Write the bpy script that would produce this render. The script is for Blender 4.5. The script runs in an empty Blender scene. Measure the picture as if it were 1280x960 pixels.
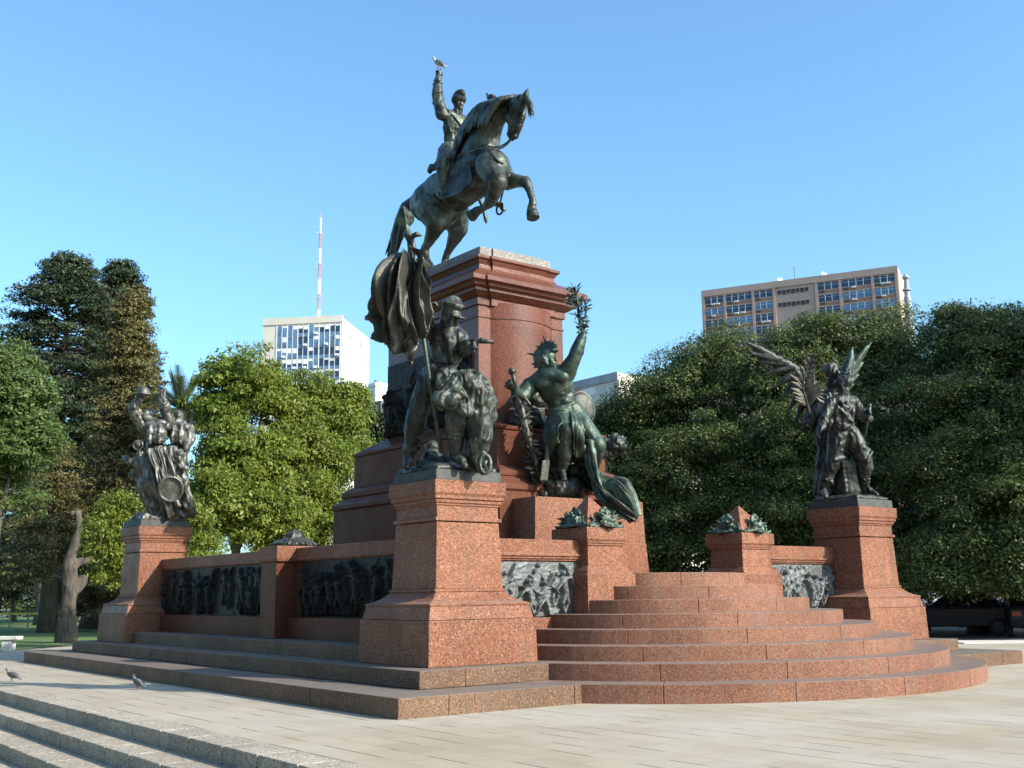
import bpy, math, random
import numpy as np
from mathutils import Vector, Matrix, noise
rng = np.random.default_rng(7)
random.seed(7)
S = bpy.context.scene
COL = S.collection
rad = math.radians

# ------------------------------------------------------------------ camera
FPX, YAW, PITCH, ROLL, EYE = 1377.41, .9139, .1882, -.0115, 1.6
fwd = Vector((math.cos(YAW)*math.cos(PITCH), math.sin(YAW)*math.cos(PITCH), math.sin(PITCH)))
r0 = Vector((math.sin(YAW), -math.cos(YAW), 0))
u0 = r0.cross(fwd)
right = r0*math.cos(ROLL) + u0*math.sin(ROLL)
up = -r0*math.sin(ROLL) + u0*math.cos(ROLL)
cd = bpy.data.cameras.new('camera')
cd.sensor_width = 36
cd.lens = 36*FPX/1280
cd.clip_start = .1
cd.clip_end = 6000
cam = bpy.data.objects.new('camera', cd)
COL.objects.link(cam)
M = Matrix((right, up, -fwd)).transposed().to_4x4()
M.translation = (0, 0, EYE)
cam.matrix_world = M
S.camera = cam

# ------------------------------------------------------------------ light
AZ, EL = rad(25), rad(31)
tosun = Vector((math.sin(AZ)*math.cos(EL), -math.cos(AZ)*math.cos(EL), math.sin(EL)))
w = bpy.data.worlds.new('World')
S.world = w
w.use_nodes = True
nt = w.node_tree
bg = nt.nodes['Background']
sky = nt.nodes.new('ShaderNodeTexSky')
sky.sky_type = 'NISHITA'
sky.sun_disc = False
sky.sun_elevation = EL
sky.sun_rotation = math.atan2(tosun.x, tosun.y)
sky.air_density = 1.0
sky.dust_density = 2.0
sky.ozone_density = 2.0
tint = nt.nodes.new('ShaderNodeMix')
tint.data_type = 'RGBA'
tint.blend_type = 'MULTIPLY'
tint.inputs[0].default_value = 1
tint.inputs[7].default_value = (.93, 1.30, 1.43, 1)
nt.links.new(sky.outputs[0], tint.inputs[6])
nt.links.new(tint.outputs[2], bg.inputs[0])
bg.inputs[1].default_value = .145
sd = bpy.data.lights.new('sun', 'SUN')
sd.energy = 5.0
sd.angle = rad(.5)
sd.color = (1, .91, .78)
so = bpy.data.objects.new('sun', sd)
COL.objects.link(so)
so.rotation_euler = tosun.to_track_quat('Z', 'Y').to_euler()
S.view_settings.view_transform = 'Standard'
S.view_settings.look = 'None'
S.view_settings.gamma = 1
S.view_settings.use_curve_mapping = False
S.view_settings.exposure = 0.66
S.render.engine = 'CYCLES'
S.cycles.max_bounces = 6
S.cycles.transparent_max_bounces = 4

# ------------------------------------------------------------------ helpers
def J(px, py, depth):
    """point seen at a place of the picture, at a real depth in metres in front of the viewpoint"""
    px, py, depth = float(px), float(py), float(depth)
    return Vector((0, 0, EYE)) + ((px-640)/FPX*right - (py-480)/FPX*up + fwd)*depth
def onX(px, py, x):
    d = (px-640)/FPX*right - (py-480)/FPX*up + fwd
    return Vector((0, 0, EYE)) + d*(x/d.x)
def far(px, py, dist):
    """point at a horizontal distance"""
    d = (px-640)/FPX*right - (py-480)/FPX*up + fwd
    return Vector((0, 0, EYE)) + d*(dist/math.hypot(d.x, d.y))

class MB:
    def __init__(s): s.v, s.f, s.n = [], [], 0
    def add(s, v, f):
        v = np.asarray(v, float).reshape(-1, 3)
        s.v.append(v)
        s.f.extend([tuple(i+s.n for i in q) for q in f])
        s.n += len(v)
        return s
    def box(s, x0, x1, y0, y1, z0, z1):
        return s.loft([((x0+x1)/2, (y0+y1)/2, abs(x1-x0)/2, abs(y1-y0)/2, z) for z in (z0, z1)])
    def loft(s, prof, cap0=True, cap1=True):
        """prof: (cx, cy, hx, hy, z) rectangles from bottom to top"""
        v = []
        for cx, cy, hx, hy, z in prof:
            v += [(cx-hx, cy-hy, z), (cx+hx, cy-hy, z), (cx+hx, cy+hy, z), (cx-hx, cy+hy, z)]
        f = []
        n = len(prof)
        for i in range(n-1):
            for k in range(4):
                a, b = i*4+k, i*4+(k+1) % 4
                f.append((a, b, b+4, a+4))
        if cap0: f.append((3, 2, 1, 0))
        if cap1: f.append(tuple((n-1)*4+k for k in range(4)))
        return s.add(v, f)
    def prism(s, poly, z0, z1):
        n = len(poly)
        v = [(x, y, z0) for x, y in poly] + [(x, y, z1) for x, y in poly]
        f = [(i, (i+1) % n, (i+1) % n+n, i+n) for i in range(n)]
        f += [tuple(range(n-1, -1, -1)), tuple(range(n, 2*n))]
        return s.add(v, f)
    def obb(s, c, ax, ay, az):
        """box by centre and three half-axis vectors"""
        c, ax, ay, az = map(Vector, (c, ax, ay, az))
        v = []
        for k in (-1, 1):
            for i, j in ((-1, -1), (1, -1), (1, 1), (-1, 1)):
                v.append(c+ax*i+ay*j+az*k)
        f = [(3, 2, 1, 0), (4, 5, 6, 7)]+[(i, (i+1) % 4, (i+1) % 4+4, i+4) for i in range(4)]
        if ax.cross(ay).dot(az) < 0: f = [tuple(reversed(q)) for q in f]
        return s.add(v, f)
    def tube(s, pts, rs, seg=10, cap=True):
        pts = [Vector(p) for p in pts]
        if not hasattr(rs, '__len__'): rs = [rs]*len(pts)
        v, f = [], []
        px = None
        for i, p in enumerate(pts):
            t = (pts[min(i+1, len(pts)-1)]-pts[max(i-1, 0)]).normalized()
            if px is None:
                px = t.orthogonal().normalized()
            px = (px-t*px.dot(t)).normalized()
            py = t.cross(px)
            for k in range(seg):
                a = 2*math.pi*k/seg
                v.append(p+(px*math.cos(a)+py*math.sin(a))*rs[i])
        for i in range(len(pts)-1):
            for k in range(seg):
                a, b = i*seg+k, i*seg+(k+1) % seg
                f.append((a, b, b+seg, a+seg))
        if cap:
            f.append(tuple(range(seg-1, -1, -1)))
            f.append(tuple((len(pts)-1)*seg+k for k in range(seg)))
        return s.add(v, f)
    def lathe(s, c, prof, seg=20):
        v, f = [], []
        for r, z in prof:
            for k in range(seg):
                a = 2*math.pi*k/seg
                v.append((c[0]+r*math.cos(a), c[1]+r*math.sin(a), z))
        for i in range(len(prof)-1):
            for k in range(seg):
                a, b = i*seg+k, i*seg+(k+1) % seg
                f.append((a, b, b+seg, a+seg))
        f.append(tuple(range(seg-1, -1, -1)))
        f.append(tuple((len(prof)-1)*seg+k for k in range(seg)))
        return s.add(v, f)
    def ball(s, c, r, rot=None, seg=14, rings=9):
        c = Vector(c)
        if not hasattr(r, '__len__'): r = (r, r, r)
        v = [(0, 0, -1)]
        for i in range(1, rings):
            t = -math.pi/2+math.pi*i/rings
            for k in range(seg):
                a = 2*math.pi*k/seg
                v.append((math.cos(t)*math.cos(a), math.cos(t)*math.sin(a), math.sin(t)))
        v.append((0, 0, 1))
        v = np.array(v)*np.array(r)
        if rot is not None: v = v @ np.array(rot.to_3x3()).T
        v = v+np.array(c)
        f = [(0, 1+(k+1) % seg, 1+k) for k in range(seg)]
        for i in range(rings-2):
            for k in range(seg):
                a, b = 1+i*seg+k, 1+i*seg+(k+1) % seg
                f.append((a, b, b+seg, a+seg))
        L = len(v)-1
        o = 1+(rings-2)*seg
        f += [(o+k, o+(k+1) % seg, L) for k in range(seg)]
        return s.add(v, f)
    def cap(s, p0, p1, r0_, r1_, seg=12):
        """tapered capsule"""
        p0, p1 = Vector(p0), Vector(p1)
        d = p1-p0
        L = d.length
        if L < 1e-6: return s.ball(p0, max(r0_, r1_))
        d /= L
        pts, rs = [], []
        for a in (-80, -55, -28, 0):
            pts.append(p0+d*math.sin(rad(a))*r0_); rs.append(r0_*math.cos(rad(a)))
        for a in (0, 28, 55, 80):
            pts.append(p1+d*math.sin(rad(a))*r1_); rs.append(r1_*math.cos(rad(a)))
        x = d.orthogonal().normalized(); y = d.cross(x)
        v, f = [], []
        for p, r in zip(pts, rs):
            for k in range(seg):
                a = 2*math.pi*k/seg
                v.append(p+(x*math.cos(a)+y*math.sin(a))*r)
        for i in range(len(pts)-1):
            for k in range(seg):
                a, b = i*seg+k, i*seg+(k+1) % seg
                f.append((a, b, b+seg, a+seg))
        f.append(tuple(range(seg-1, -1, -1)))
        f.append(tuple((len(pts)-1)*seg+k for k in range(seg)))
        return s.add(v, f)
    def chain(s, pts, rs, seg=12):
        for i in range(len(pts)-1):
            s.cap(pts[i], pts[i+1], rs[i], rs[i+1], seg)
        return s
    def mesh(s, name):
        me = bpy.data.meshes.new(name)
        v = np.concatenate(s.v) if s.v else np.zeros((0, 3))
        me.from_pydata(v.tolist(), [], s.f)
        me.update()
        return me

def setp(o, label=None, cat=None, group=None, kind=None):
    if label: o['label'] = label
    if cat: o['category'] = cat
    if group: o['group'] = group
    if kind: o['kind'] = kind
    return o
def root(name, loc, label, cat, group=None):
    o = bpy.data.objects.new(name, None)
    o.empty_display_size = .2
    COL.objects.link(o)
    o.location = loc
    return setp(o, label, cat, group)
def origin_of(parent):
    t = Vector((0, 0, 0))
    while parent is not None:
        t += parent.location
        parent = parent.parent
    return t
def put(name, me, mat, parent=None, smooth=False, bevel=0, at=None):
    """links a mesh built in world coordinates, with its origin at its parent's base (or at a given point)"""
    if isinstance(me, MB): me = me.mesh(name)
    me.name = name
    o = bpy.data.objects.new(name, me)
    COL.objects.link(o)
    off = origin_of(parent)
    if at is not None:
        o.location = Vector(at)-off
        off = Vector(at)
    if off.length > 0: me.transform(Matrix.Translation(-off))
    if parent is not None: o.parent = parent
    if mat is not None:
        me.materials.clear()
        me.materials.append(mat)
    if smooth: me.polygons.foreach_set('use_smooth', [True]*len(me.polygons))
    if bevel:
        b = o.modifiers.new('bevel', 'BEVEL')
        b.width = bevel
        b.segments = 2
        b.limit_method = 'ANGLE'
        b.angle_limit = rad(35)
    return o
def dup(o, delta, parent=None):
    """a copy of a thing with copies of its parts and sub-parts, moved by delta"""
    c = o.copy()
    COL.objects.link(c)
    if parent is None: c.location = o.location+Vector(delta)
    else: c.parent = parent
    for ch in list(o.children): dup(ch, delta, c)
    return c
def remesh(mb, voxel=.025, smooth=3, fac=.5, name='bronze'):
    me = mb.mesh(name)
    o = bpy.data.objects.new('tmp', me)
    COL.objects.link(o)
    m = o.modifiers.new('r', 'REMESH')
    m.mode = 'VOXEL'
    m.voxel_size = voxel
    m.use_smooth_shade = True
    if smooth:
        q = o.modifiers.new('s', 'SMOOTH')
        q.factor = fac
        q.iterations = smooth
    dg = bpy.context.evaluated_depsgraph_get()
    out = bpy.data.meshes.new_from_object(o.evaluated_get(dg))
    bpy.data.objects.remove(o)
    bpy.data.meshes.remove(me)
    return out
def catmull(P, n):
    P = [Vector(p) for p in P]
    if len(P) == 1: return [P[0]]*n
    Q = [P[0]*2-P[1]]+P+[P[-1]*2-P[-2]]
    out = []
    for i in range(n):
        t = i/(n-1)*(len(P)-1)
        k = min(int(t), len(P)-2)
        t -= k
        a, b, c, d = Q[k:k+4]
        out.append(.5*((2*b)+(c-a)*t+(2*a-5*b+4*c-d)*t*t+(3*b-a-3*c+d)*t**3))
    return out
_lat = np.random.default_rng(99).uniform(-1, 1, (32, 32, 32))
def vnoise(P):
    """smooth lattice noise, about -1..1, for an array of points"""
    P = np.asarray(P, float)
    i = np.floor(P).astype(int); f = P-i
    f = f*f*(3-2*f)
    o = 0
    for dx in (0, 1):
        for dy in (0, 1):
            for dz in (0, 1):
                wgt = np.abs(1-dx-f[..., 0])*np.abs(1-dy-f[..., 1])*np.abs(1-dz-f[..., 2])
                o = o+wgt*_lat[(i[..., 0]+dx) % 32, (i[..., 1]+dy) % 32, (i[..., 2]+dz) % 32]
    return o
def crumple(me, amp, sc, seed=0, ridge=True, zr=None):
    """pushes the vertices in and out along their normals: folds, hammer marks, castings' unevenness"""
    n = len(me.vertices)
    P = np.empty(n*3); me.vertices.foreach_get('co', P); P = P.reshape(-1, 3)
    N = np.empty(n*3); me.vertex_normals.foreach_get('vector', N); N = N.reshape(-1, 3)
    s = np.array(sc if hasattr(sc, '__len__') else (sc,)*3)
    Q = P*s+seed*3.3
    w = vnoise(Q*.45+9)
    Q = Q+w[:, None]*.9
    d = (1-2.4*np.abs(vnoise(Q)))*.7+(1-2.4*np.abs(vnoise(Q*2.1+4)))*.35 if ridge else vnoise(Q)*.7+vnoise(Q*2.2+4)*.35
    d = d-.2 if ridge else d
    d = d*amp
    if zr is not None: d = d*np.clip((P[:, 2]-zr[0])/.15, 0, 1)*np.clip((zr[1]-P[:, 2])/.15, 0, 1)
    P = P+N*d[:, None]
    me.vertices.foreach_set('co', P.ravel())
    me.update()
    return me
def drape(curves, folds=7, amp=.05, thick=.03, nu=70, nv=44, phase=0, taper=True, seed=0, edge=.0):
    """cloth: a smooth sheet through the curves (each runs down the cloth), pleated along them, given a thickness"""
    cu = [catmull(c, nv) for c in curves]
    grid = [catmull([c[j] for c in cu], nu) for j in range(nv)]
    G = np.array([[tuple(p) for p in row] for row in grid])
    du = np.gradient(G, axis=1); dv = np.gradient(G, axis=0)
    nrm = np.cross(du, dv)
    nrm /= np.linalg.norm(nrm, axis=2, keepdims=True)+1e-9
    u = np.linspace(0, 1, nu)[None, :]; v = np.linspace(0, 1, nv)[:, None]
    U = u+0*v; V_ = v+0*u
    w1 = vnoise(np.stack([U*1.7+seed*3.1, V_*1.6, 0*U+seed*7.7], -1))
    q_ = np.stack([U*folds*1.25+w1*1.3, V_*1.5+w1*.6, 0*U+seed*1.37+phase], -1)
    a = 1.15*(1-2.6*np.abs(vnoise(q_)))+.5*(1-2.6*np.abs(vnoise(q_*2.1+5)))+.22*vnoise(q_*5)
    a *= amp
    if taper: a *= (.35+.65*v)
    G = G+nrm*a[..., None]
    F = G-nrm*thick/2; B = G+nrm*thick/2
    V = np.concatenate([F.reshape(-1, 3), B.reshape(-1, 3)])
    N = nu*nv
    f = []
    for j in range(nv-1):
        for i in range(nu-1):
            q = j*nu+i
            f.append((q, q+nu, q+nu+1, q+1))
            f.append((q+N, q+1+N, q+nu+1+N, q+nu+N))
    def rim(ids):
        for p, q in zip(ids[:-1], ids[1:]): f.append((p, q, q+N, p+N))
    rim(list(range(nu)))
    rim([(nv-1)*nu+i for i in range(nu-1, -1, -1)])
    rim([j*nu for j in range(nv-1, -1, -1)])
    rim([j*nu+nu-1 for j in range(nv)])
    return MB().add(V, f)
# ------------------------------------------------------------------ materials
def mat(name):
    m = bpy.data.materials.new(name)
    m.use_nodes = True
    t = m.node_tree
    b = t.nodes['Principled BSDF']
    return m, t, b
def nd(t, typ, **k):
    n = t.nodes.new(typ)
    for a, v in k.items():
        if a.startswith('_'): setattr(n, a[1:], v)
        else:
            n.inputs[a.replace('__', ' ')].default_value = v
    return n
def lk(t, a, b): t.links.new(a, b)
def coord(t, scale=(1, 1, 1), rot=(0, 0, 0), geo=True):
    mp = nd(t, 'ShaderNodeMapping')
    mp.inputs['Scale'].default_value = scale
    mp.inputs['Rotation'].default_value = rot
    if geo:
        g = nd(t, 'ShaderNodeNewGeometry')
        lk(t, g.outputs['Position'], mp.inputs[0])
    else:
        g = nd(t, 'ShaderNodeTexCoord')
        lk(t, g.outputs['Object'], mp.inputs[0])
    return mp.outputs[0]
def noise_(t, vec, scale, detail=4, rough=.55, dist=0):
    n = nd(t, 'ShaderNodeTexNoise')
    n.inputs['Scale'].default_value = scale
    n.inputs['Detail'].default_value = detail
    n.inputs['Roughness'].default_value = rough
    n.inputs['Distortion'].default_value = dist
    lk(t, vec, n.inputs['Vector'])
    return n.outputs['Fac']
def ramp(t, fac, stops, interp='LINEAR'):
    r = nd(t, 'ShaderNodeValToRGB')
    r.color_ramp.interpolation = interp
    e = r.color_ramp.elements
    while len(e) > 1: e.remove(e[-1])
    e[0].position, e[0].color = stops[0][0], (*stops[0][1], 1) if hasattr(stops[0][1], '__len__') else (stops[0][1],)*3+(1,)
    for p, c in stops[1:]:
        q = e.new(p)
        q.color = (*c, 1) if hasattr(c, '__len__') else (c,)*3+(1,)
    lk(t, fac, r.inputs[0])
    return r.outputs[0]
def mix(t, fac, a, b, mode='MIX'):
    m = nd(t, 'ShaderNodeMix', _data_type='RGBA', _blend_type=mode)
    for s, v in ((0, fac), (6, a), (7, b)):
        if hasattr(v, 'is_output'): lk(t, v, m.inputs[s])
        elif s == 0: m.inputs[0].default_value = v
        else: m.inputs[s].default_value = (*v, 1)
    return m.outputs[2]
def bump(t, b, h, strength=.3, dist=.02):
    n = nd(t, 'ShaderNodeBump')
    n.inputs['Strength'].default_value = strength
    n.inputs['Distance'].default_value = dist
    lk(t, h, n.inputs['Height'])
    lk(t, n.outputs[0], b.inputs['Normal'])

def granite(name, c1, c2, fleck=(.46, .33, .25), dirt=(.10, .085, .075), dirt_amt=.5, rough=(.3, .5), scale=1, spec=.06):
    m, t, b = mat(name)
    v = coord(t)
    big = noise_(t, v, .9, 4, .6)
    base = mix(t, ramp(t, big, [(.35, 0), (.68, 1)]), c1, c2)
    bl = nd(t, 'ShaderNodeTexVoronoi', _distance='CHEBYCHEV')
    bl.inputs['Scale'].default_value = .62
    lk(t, v, bl.inputs['Vector'])
    bs = nd(t, 'ShaderNodeSeparateColor')
    lk(t, bl.outputs['Color'], bs.inputs[0])
    base = mix(t, 1, base, ramp(t, bs.outputs[0], [(0, (.86, .85, .85)), (1, (1.12, 1.13, 1.12))]), 'MULTIPLY')
    vo = nd(t, 'ShaderNodeTexVoronoi')
    vo.inputs['Scale'].default_value = 62*scale
    lk(t, v, vo.inputs['Vector'])
    sx_ = nd(t, 'ShaderNodeSeparateColor')
    lk(t, vo.outputs['Color'], sx_.inputs[0])
    grain = sx_.outputs[0]
    # crystals: dark mica, red and tan feldspar, pale quartz
    base = mix(t, 1, base, ramp(t, grain, [(.0, (.30, .28, .27)), (.13, (.62, .60, .58)), (.30, (.85, .8, .78)), (.55, (1.0, 1.0, 1.0)), (.8, (1.13, 1.17, 1.16)), (1, (1.35, 1.5, 1.5))], 'LINEAR'), 'MULTIPLY')
    base = mix(t, ramp(t, sx_.outputs[1], [(.955, 0), (.975, .6)], 'LINEAR'), base, fleck)
    fd = noise_(t, v, 9, 3, .6, .4)
    base = mix(t, ramp(t, fd, [(.30, .35), (.5, 0)]), base, tuple(x*.5 for x in c1))
    st = noise_(t, coord(t, (4, 4, .4)), 1.3, 6, .65)
    base = mix(t, ramp(t, st, [(.52, 0), (.75, dirt_amt)]), base, dirt)
    lk(t, base, b.inputs['Base Color'])
    lk(t, ramp(t, noise_(t, v, 2.2, 4), [(.35, rough[0]), (.65, rough[1])]), b.inputs['Roughness'])
    b.inputs['Specular IOR Level'].default_value = spec
    bump(t, b, grain, .12, .01)
    return m
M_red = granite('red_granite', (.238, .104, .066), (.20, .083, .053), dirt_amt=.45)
M_polish_shaded = granite('shaded_polished_granite', (.135, .050, .032), (.108, .040, .026), fleck=(.22, .11, .08), dirt=(.06, .05, .045), dirt_amt=.2, rough=(.25, .4), scale=1.4, spec=.05)  # darker polished granite: shade of side walls and tiers put into the colour
M_bay = granite('bright_polished_granite', (.155, .054, .036), (.128, .045, .030), fleck=(.36, .18, .13), dirt_amt=.15, rough=(.14, .24), scale=1.4, spec=.26)
M_step = granite('step_granite', (.235, .112, .077), (.195, .092, .063), dirt=(.17, .15, .135), dirt_amt=.45, rough=(.3, .5), scale=1.5)
M_base = granite('brown_granite', (.175, .105, .07), (.14, .083, .057), dirt=(.12, .105, .09), dirt_amt=.6, rough=(.4, .6), scale=1.4)
M_attic = granite('grey_granite', (.27, .24, .225), (.21, .19, .18), fleck=(.5, .46, .42), dirt=(.3, .28, .27), dirt_amt=.6, rough=(.4, .6))

# upward faces greyer: dust on the treads, plus sky reflection put into the colour
def dust_sheen(m, col=(.20, .185, .17), amt=.75):
    t = m.node_tree
    b = t.nodes['Principled BSDF']
    src = b.inputs['Base Color'].links[0].from_socket
    g = nd(t, 'ShaderNodeNewGeometry')
    sx = nd(t, 'ShaderNodeSeparateXYZ')
    lk(t, g.outputs['True Normal'], sx.inputs[0])
    f = ramp(t, sx.outputs[2], [(.85, 0), (.95, amt)])
    f2 = mix(t, 1, f, ramp(t, noise_(t, coord(t), 3, 5, .7), [(.25, .55), (.7, 1)]), 'MULTIPLY')
    lk(t, mix(t, f2, src, col), b.inputs['Base Color'])
for m_ in (M_step, M_base): dust_sheen(m_)
dust_sheen(M_red, (.28, .2, .16), .5)

def bronze(name, dark, green, amt, rough=(.27, .5), metal=.45, scale=1, spec=.45):
    m, t, b = mat(name)
    v = coord(t)
    n1 = noise_(t, v, 2.6*scale, 6, .65, .6)
    n2 = noise_(t, coord(t, (3, 3, .8)), 3.5*scale, 5, .7)
    c = mix(t, ramp(t, n1, [(.40, 0), (.68, amt)]), dark, green)
    g = nd(t, 'ShaderNodeNewGeometry')
    sx = nd(t, 'ShaderNodeSeparateXYZ')
    lk(t, g.outputs['Normal'], sx.inputs[0])
    # upward surfaces paler: patina, with the lit highlights put into its colour
    lit_patina = mix(t, 1, ramp(t, sx.outputs[2], [(.45, 0), (1, amt)]), ramp(t, n2, [(.35, 0), (.62, 1)]), 'MULTIPLY')
    c = mix(t, lit_patina, c, tuple(min(1, x*1.25) for x in green))
    c = mix(t, ramp(t, noise_(t, v, 18, 3), [(.55, 0), (.8, .5)]), c, tuple(x*.4 for x in dark))
    lk(t, c, b.inputs['Base Color'])
    lk(t, ramp(t, n2, [(.3, rough[0]), (.7, rough[1])]), b.inputs['Roughness'])
    b.inputs['Metallic'].default_value = metal
    b.inputs['Specular IOR Level'].default_value = spec
    bump(t, b, noise_(t, v, 24, 6, .75), .4, .03)
    return m
M_br = bronze('dark_bronze', (.026, .024, .020), (.15, .18, .15), .75)
M_brg = bronze('green_bronze', (.026, .029, .023), (.11, .17, .13), .85)
M_brk = bronze('black_bronze', (.020, .019, .0165), (.105, .118, .105), .65)
M_brflag = bronze('brown_bronze', (.050, .045, .037), (.125, .122, .10), .6)
M_weather = bronze('weathered_bronze', (.075, .07, .06), (.26, .265, .24), .8)
M_reliefdark = bronze('shaded_relief_bronze', (.016, .015, .014), (.04, .045, .04), .5, metal=.2, spec=.1)  # shaded copy of the relief bronze: darker, the shade put into its colour
M_relief = bronze('lit_relief_bronze', (.075, .078, .077), (.17, .185, .185), .8, metal=.15)  # lit copy: lighter, the sunlight on the stair side put into its colour
M_plinth = bronze('plinth_bronze', (.045, .045, .044), (.09, .094, .09), .6, rough=(.5, .7), metal=.3)

def simple(name, c, rough=.6, metal=0, var=.25, sc=3):
    m, t, b = mat(name)
    n = noise_(t, coord(t), sc, 5, .6)
    col = mix(t, ramp(t, n, [(.3, 0), (.7, 1)]), tuple(x*(1-var) for x in c), tuple(min(1, x*(1+var)) for x in c))
    lk(t, col, b.inputs['Base Color'])
    b.inputs['Roughness'].default_value = rough
    b.inputs['Metallic'].default_value = metal
    return m

def paving():
    m, t, b = mat('paving_stone')
    v = coord(t, (1, 1, 1), (0, 0, rad(90)))
    br = nd(t, 'ShaderNodeTexBrick')
    br.offset = .5
    br.inputs['Scale'].default_value = 1
    br.inputs['Brick Width'].default_value = .80
    br.inputs['Row Height'].default_value = .40
    br.inputs['Mortar Size'].default_value = .007
    br.inputs['Mortar Smooth'].default_value = .3
    br.inputs['Color1'].default_value = (.375, .31, .222, 1)
    br.inputs['Color2'].default_value = (.31, .255, .182, 1)
    br.inputs['Mortar'].default_value = (.205, .175, .135, 1)
    br.inputs['Bias'].default_value = -.1
    lk(t, v, br.inputs['Vector'])
    # joints along the long sides are open and dark in places
    br2 = nd(t, 'ShaderNodeTexBrick')
    br2.offset = 0
    br2.inputs['Scale'].default_value = 1
    br2.inputs['Brick Width'].default_value = 500
    br2.inputs['Row Height'].default_value = .40
    br2.inputs['Mortar Size'].default_value = .011
    br2.inputs['Mortar Smooth'].default_value = .1
    lk(t, v, br2.inputs['Vector'])
    gap = noise_(t, coord(t, (2.5, .9, 1)), 1.25, 2, .5)
    f = mix(t, 1, br2.outputs['Fac'], ramp(t, gap, [(.50, 0), (.56, 1)]), 'MULTIPLY')
    big = noise_(t, coord(t), .35, 5, .6)
    c = mix(t, ramp(t, big, [(.35, 0), (.65, .55)]), br.outputs['Color'], (.46, .44, .40))
    c = mix(t, ramp(t, noise_(t, coord(t), 1.6, 6, .7), [(.5, 0), (.75, .45)]), c, (.29, .245, .19))
    c = mix(t, ramp(t, noise_(t, coord(t), 30, 3, .7), [(.35, .3), (.6, 0)]), c, (.3, .27, .23))
    c = mix(t, ramp(t, noise_(t, coord(t, (1, 1, 1)), 55, 1, .5), [(.74, 0), (.78, .5)]), c, (.12, .11, .10))
    c = mix(t, f, c, (.07, .06, .05))
    lk(t, c, b.inputs['Base Color'])
    b.inputs['Roughness'].default_value = .75
    b.inputs['Specular IOR Level'].default_value = .08
    bump(t, b, br.outputs['Fac'], -.25, .01)
    return m
M_pave = paving()
M_kerb = granite('grey_step_stone', (.40, .345, .28), (.34, .29, .235), fleck=(.5, .47, .42), dirt=(.2, .19, .18), dirt_amt=.6, rough=(.6, .8), spec=.05)
M_asphalt = simple('asphalt', (.055, .055, .055), .85)
M_soil = simple('park_soil', (.10, .085, .06), .9, 0, .4, 1.5)
M_path = simple('pale_path', (.55, .52, .46), .8)
def grass_mat():
    m, t, b = mat('lawn_grass')
    n = noise_(t, coord(t), .5, 6, .7)
    n2 = noise_(t, coord(t), 14, 4, .7)
    c = mix(t, ramp(t, n, [(.3, 0), (.7, 1)]), (.085, .15, .03), (.17, .22, .055))
    c = mix(t, ramp(t, n2, [(.3, .6), (.6, 0)]), c, (.03, .05, .015))
    lk(t, c, b.inputs['Base Color'])
    b.inputs['Roughness'].default_value = .8
    bump(t, b, n2, .8, .06)
    return m
M_grass = grass_mat()

def leafmat(name, c1, c2, c3, trans=.25, rough=.5):
    m, t, b = mat(name)
    t.nodes.remove(b)
    out = t.nodes['Material Output']
    g = nd(t, 'ShaderNodeNewGeometry')
    n = noise_(t, coord(t), .55, 3, .6)
    c = mix(t, ramp(t, n, [(.35, 0), (.66, 1)]), c1, c2)
    c = mix(t, ramp(t, g.outputs['Random Per Island'], [(.5, 0), (1, .75)]), c, c3)
    d = nd(t, 'ShaderNodeBsdfPrincipled')
    lk(t, c, d.inputs['Base Color'])
    d.inputs['Roughness'].default_value = rough
    d.inputs['Specular IOR Level'].default_value = .35
    tr = nd(t, 'ShaderNodeBsdfTranslucent')
    lk(t, mix(t, .5, c, tuple(min(1, x*1.6) for x in c2)), tr.inputs[0])
    mx = nd(t, 'ShaderNodeMixShader')
    mx.inputs[0].default_value = trans
    lk(t, d.outputs[0], mx.inputs[1]); lk(t, tr.outputs[0], mx.inputs[2])
    lk(t, mx.outputs[0], out.inputs[0])
    return m
M_leaf_bright = leafmat('bright_leaves', (.095, .15, .020), (.165, .21, .03), (.28, .27, .045), .35)
M_leaf_left = leafmat('feathery_leaves', (.075, .12, .03), (.10, .15, .04), (.14, .17, .06), .3)
M_leaf_dark = leafmat('dark_leaves', (.044, .070, .022), (.072, .106, .030), (.215, .22, .05), .25)
M_leaf_conifer = leafmat('conifer_leaves', (.020, .036, .015), (.032, .05, .018), (.06, .062, .025), .1)
M_leaf_cedar = leafmat('cedar_leaves', (.085, .082, .026), (.13, .115, .036), (.18, .145, .055), .15)
M_leaf_palm = leafmat('palm_leaves', (.05, .07, .03), (.08, .10, .045), (.12, .12, .06), .2)
M_leaf_under = leafmat('understory_leaves', (.025, .042, .014), (.04, .06, .018), (.07, .08, .025), .15)
def barkmat(name, c1, c2):
    m, t, b = mat(name)
    n = noise_(t, coord(t, (4, 4, .8)), 2.2, 6, .7)
    lk(t, mix(t, ramp(t, n, [(.35, 0), (.65, 1)]), c1, c2), b.inputs['Base Color'])
    b.inputs['Roughness'].default_value = .9
    bump(t, b, n, .8, .06)
    return m
M_bark = barkmat('bark', (.05, .038, .028), (.12, .098, .075))
M_barkpale = barkmat('pale_bark', (.04, .032, .025), (.12, .10, .08))
# ------------------------------------------------------------------ ground
def sheet(name, poly, z, m):
    b = MB()
    n = len(poly)
    b.add([(x, y, z) for x, y in poly], [tuple(range(n))])
    return setp(put(name, b, m), kind='structure')
sheet('ground', [(-3000, -3000), (3000, -3000), (3000, 3000), (-3000, 3000)], -.752, M_soil)
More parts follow.
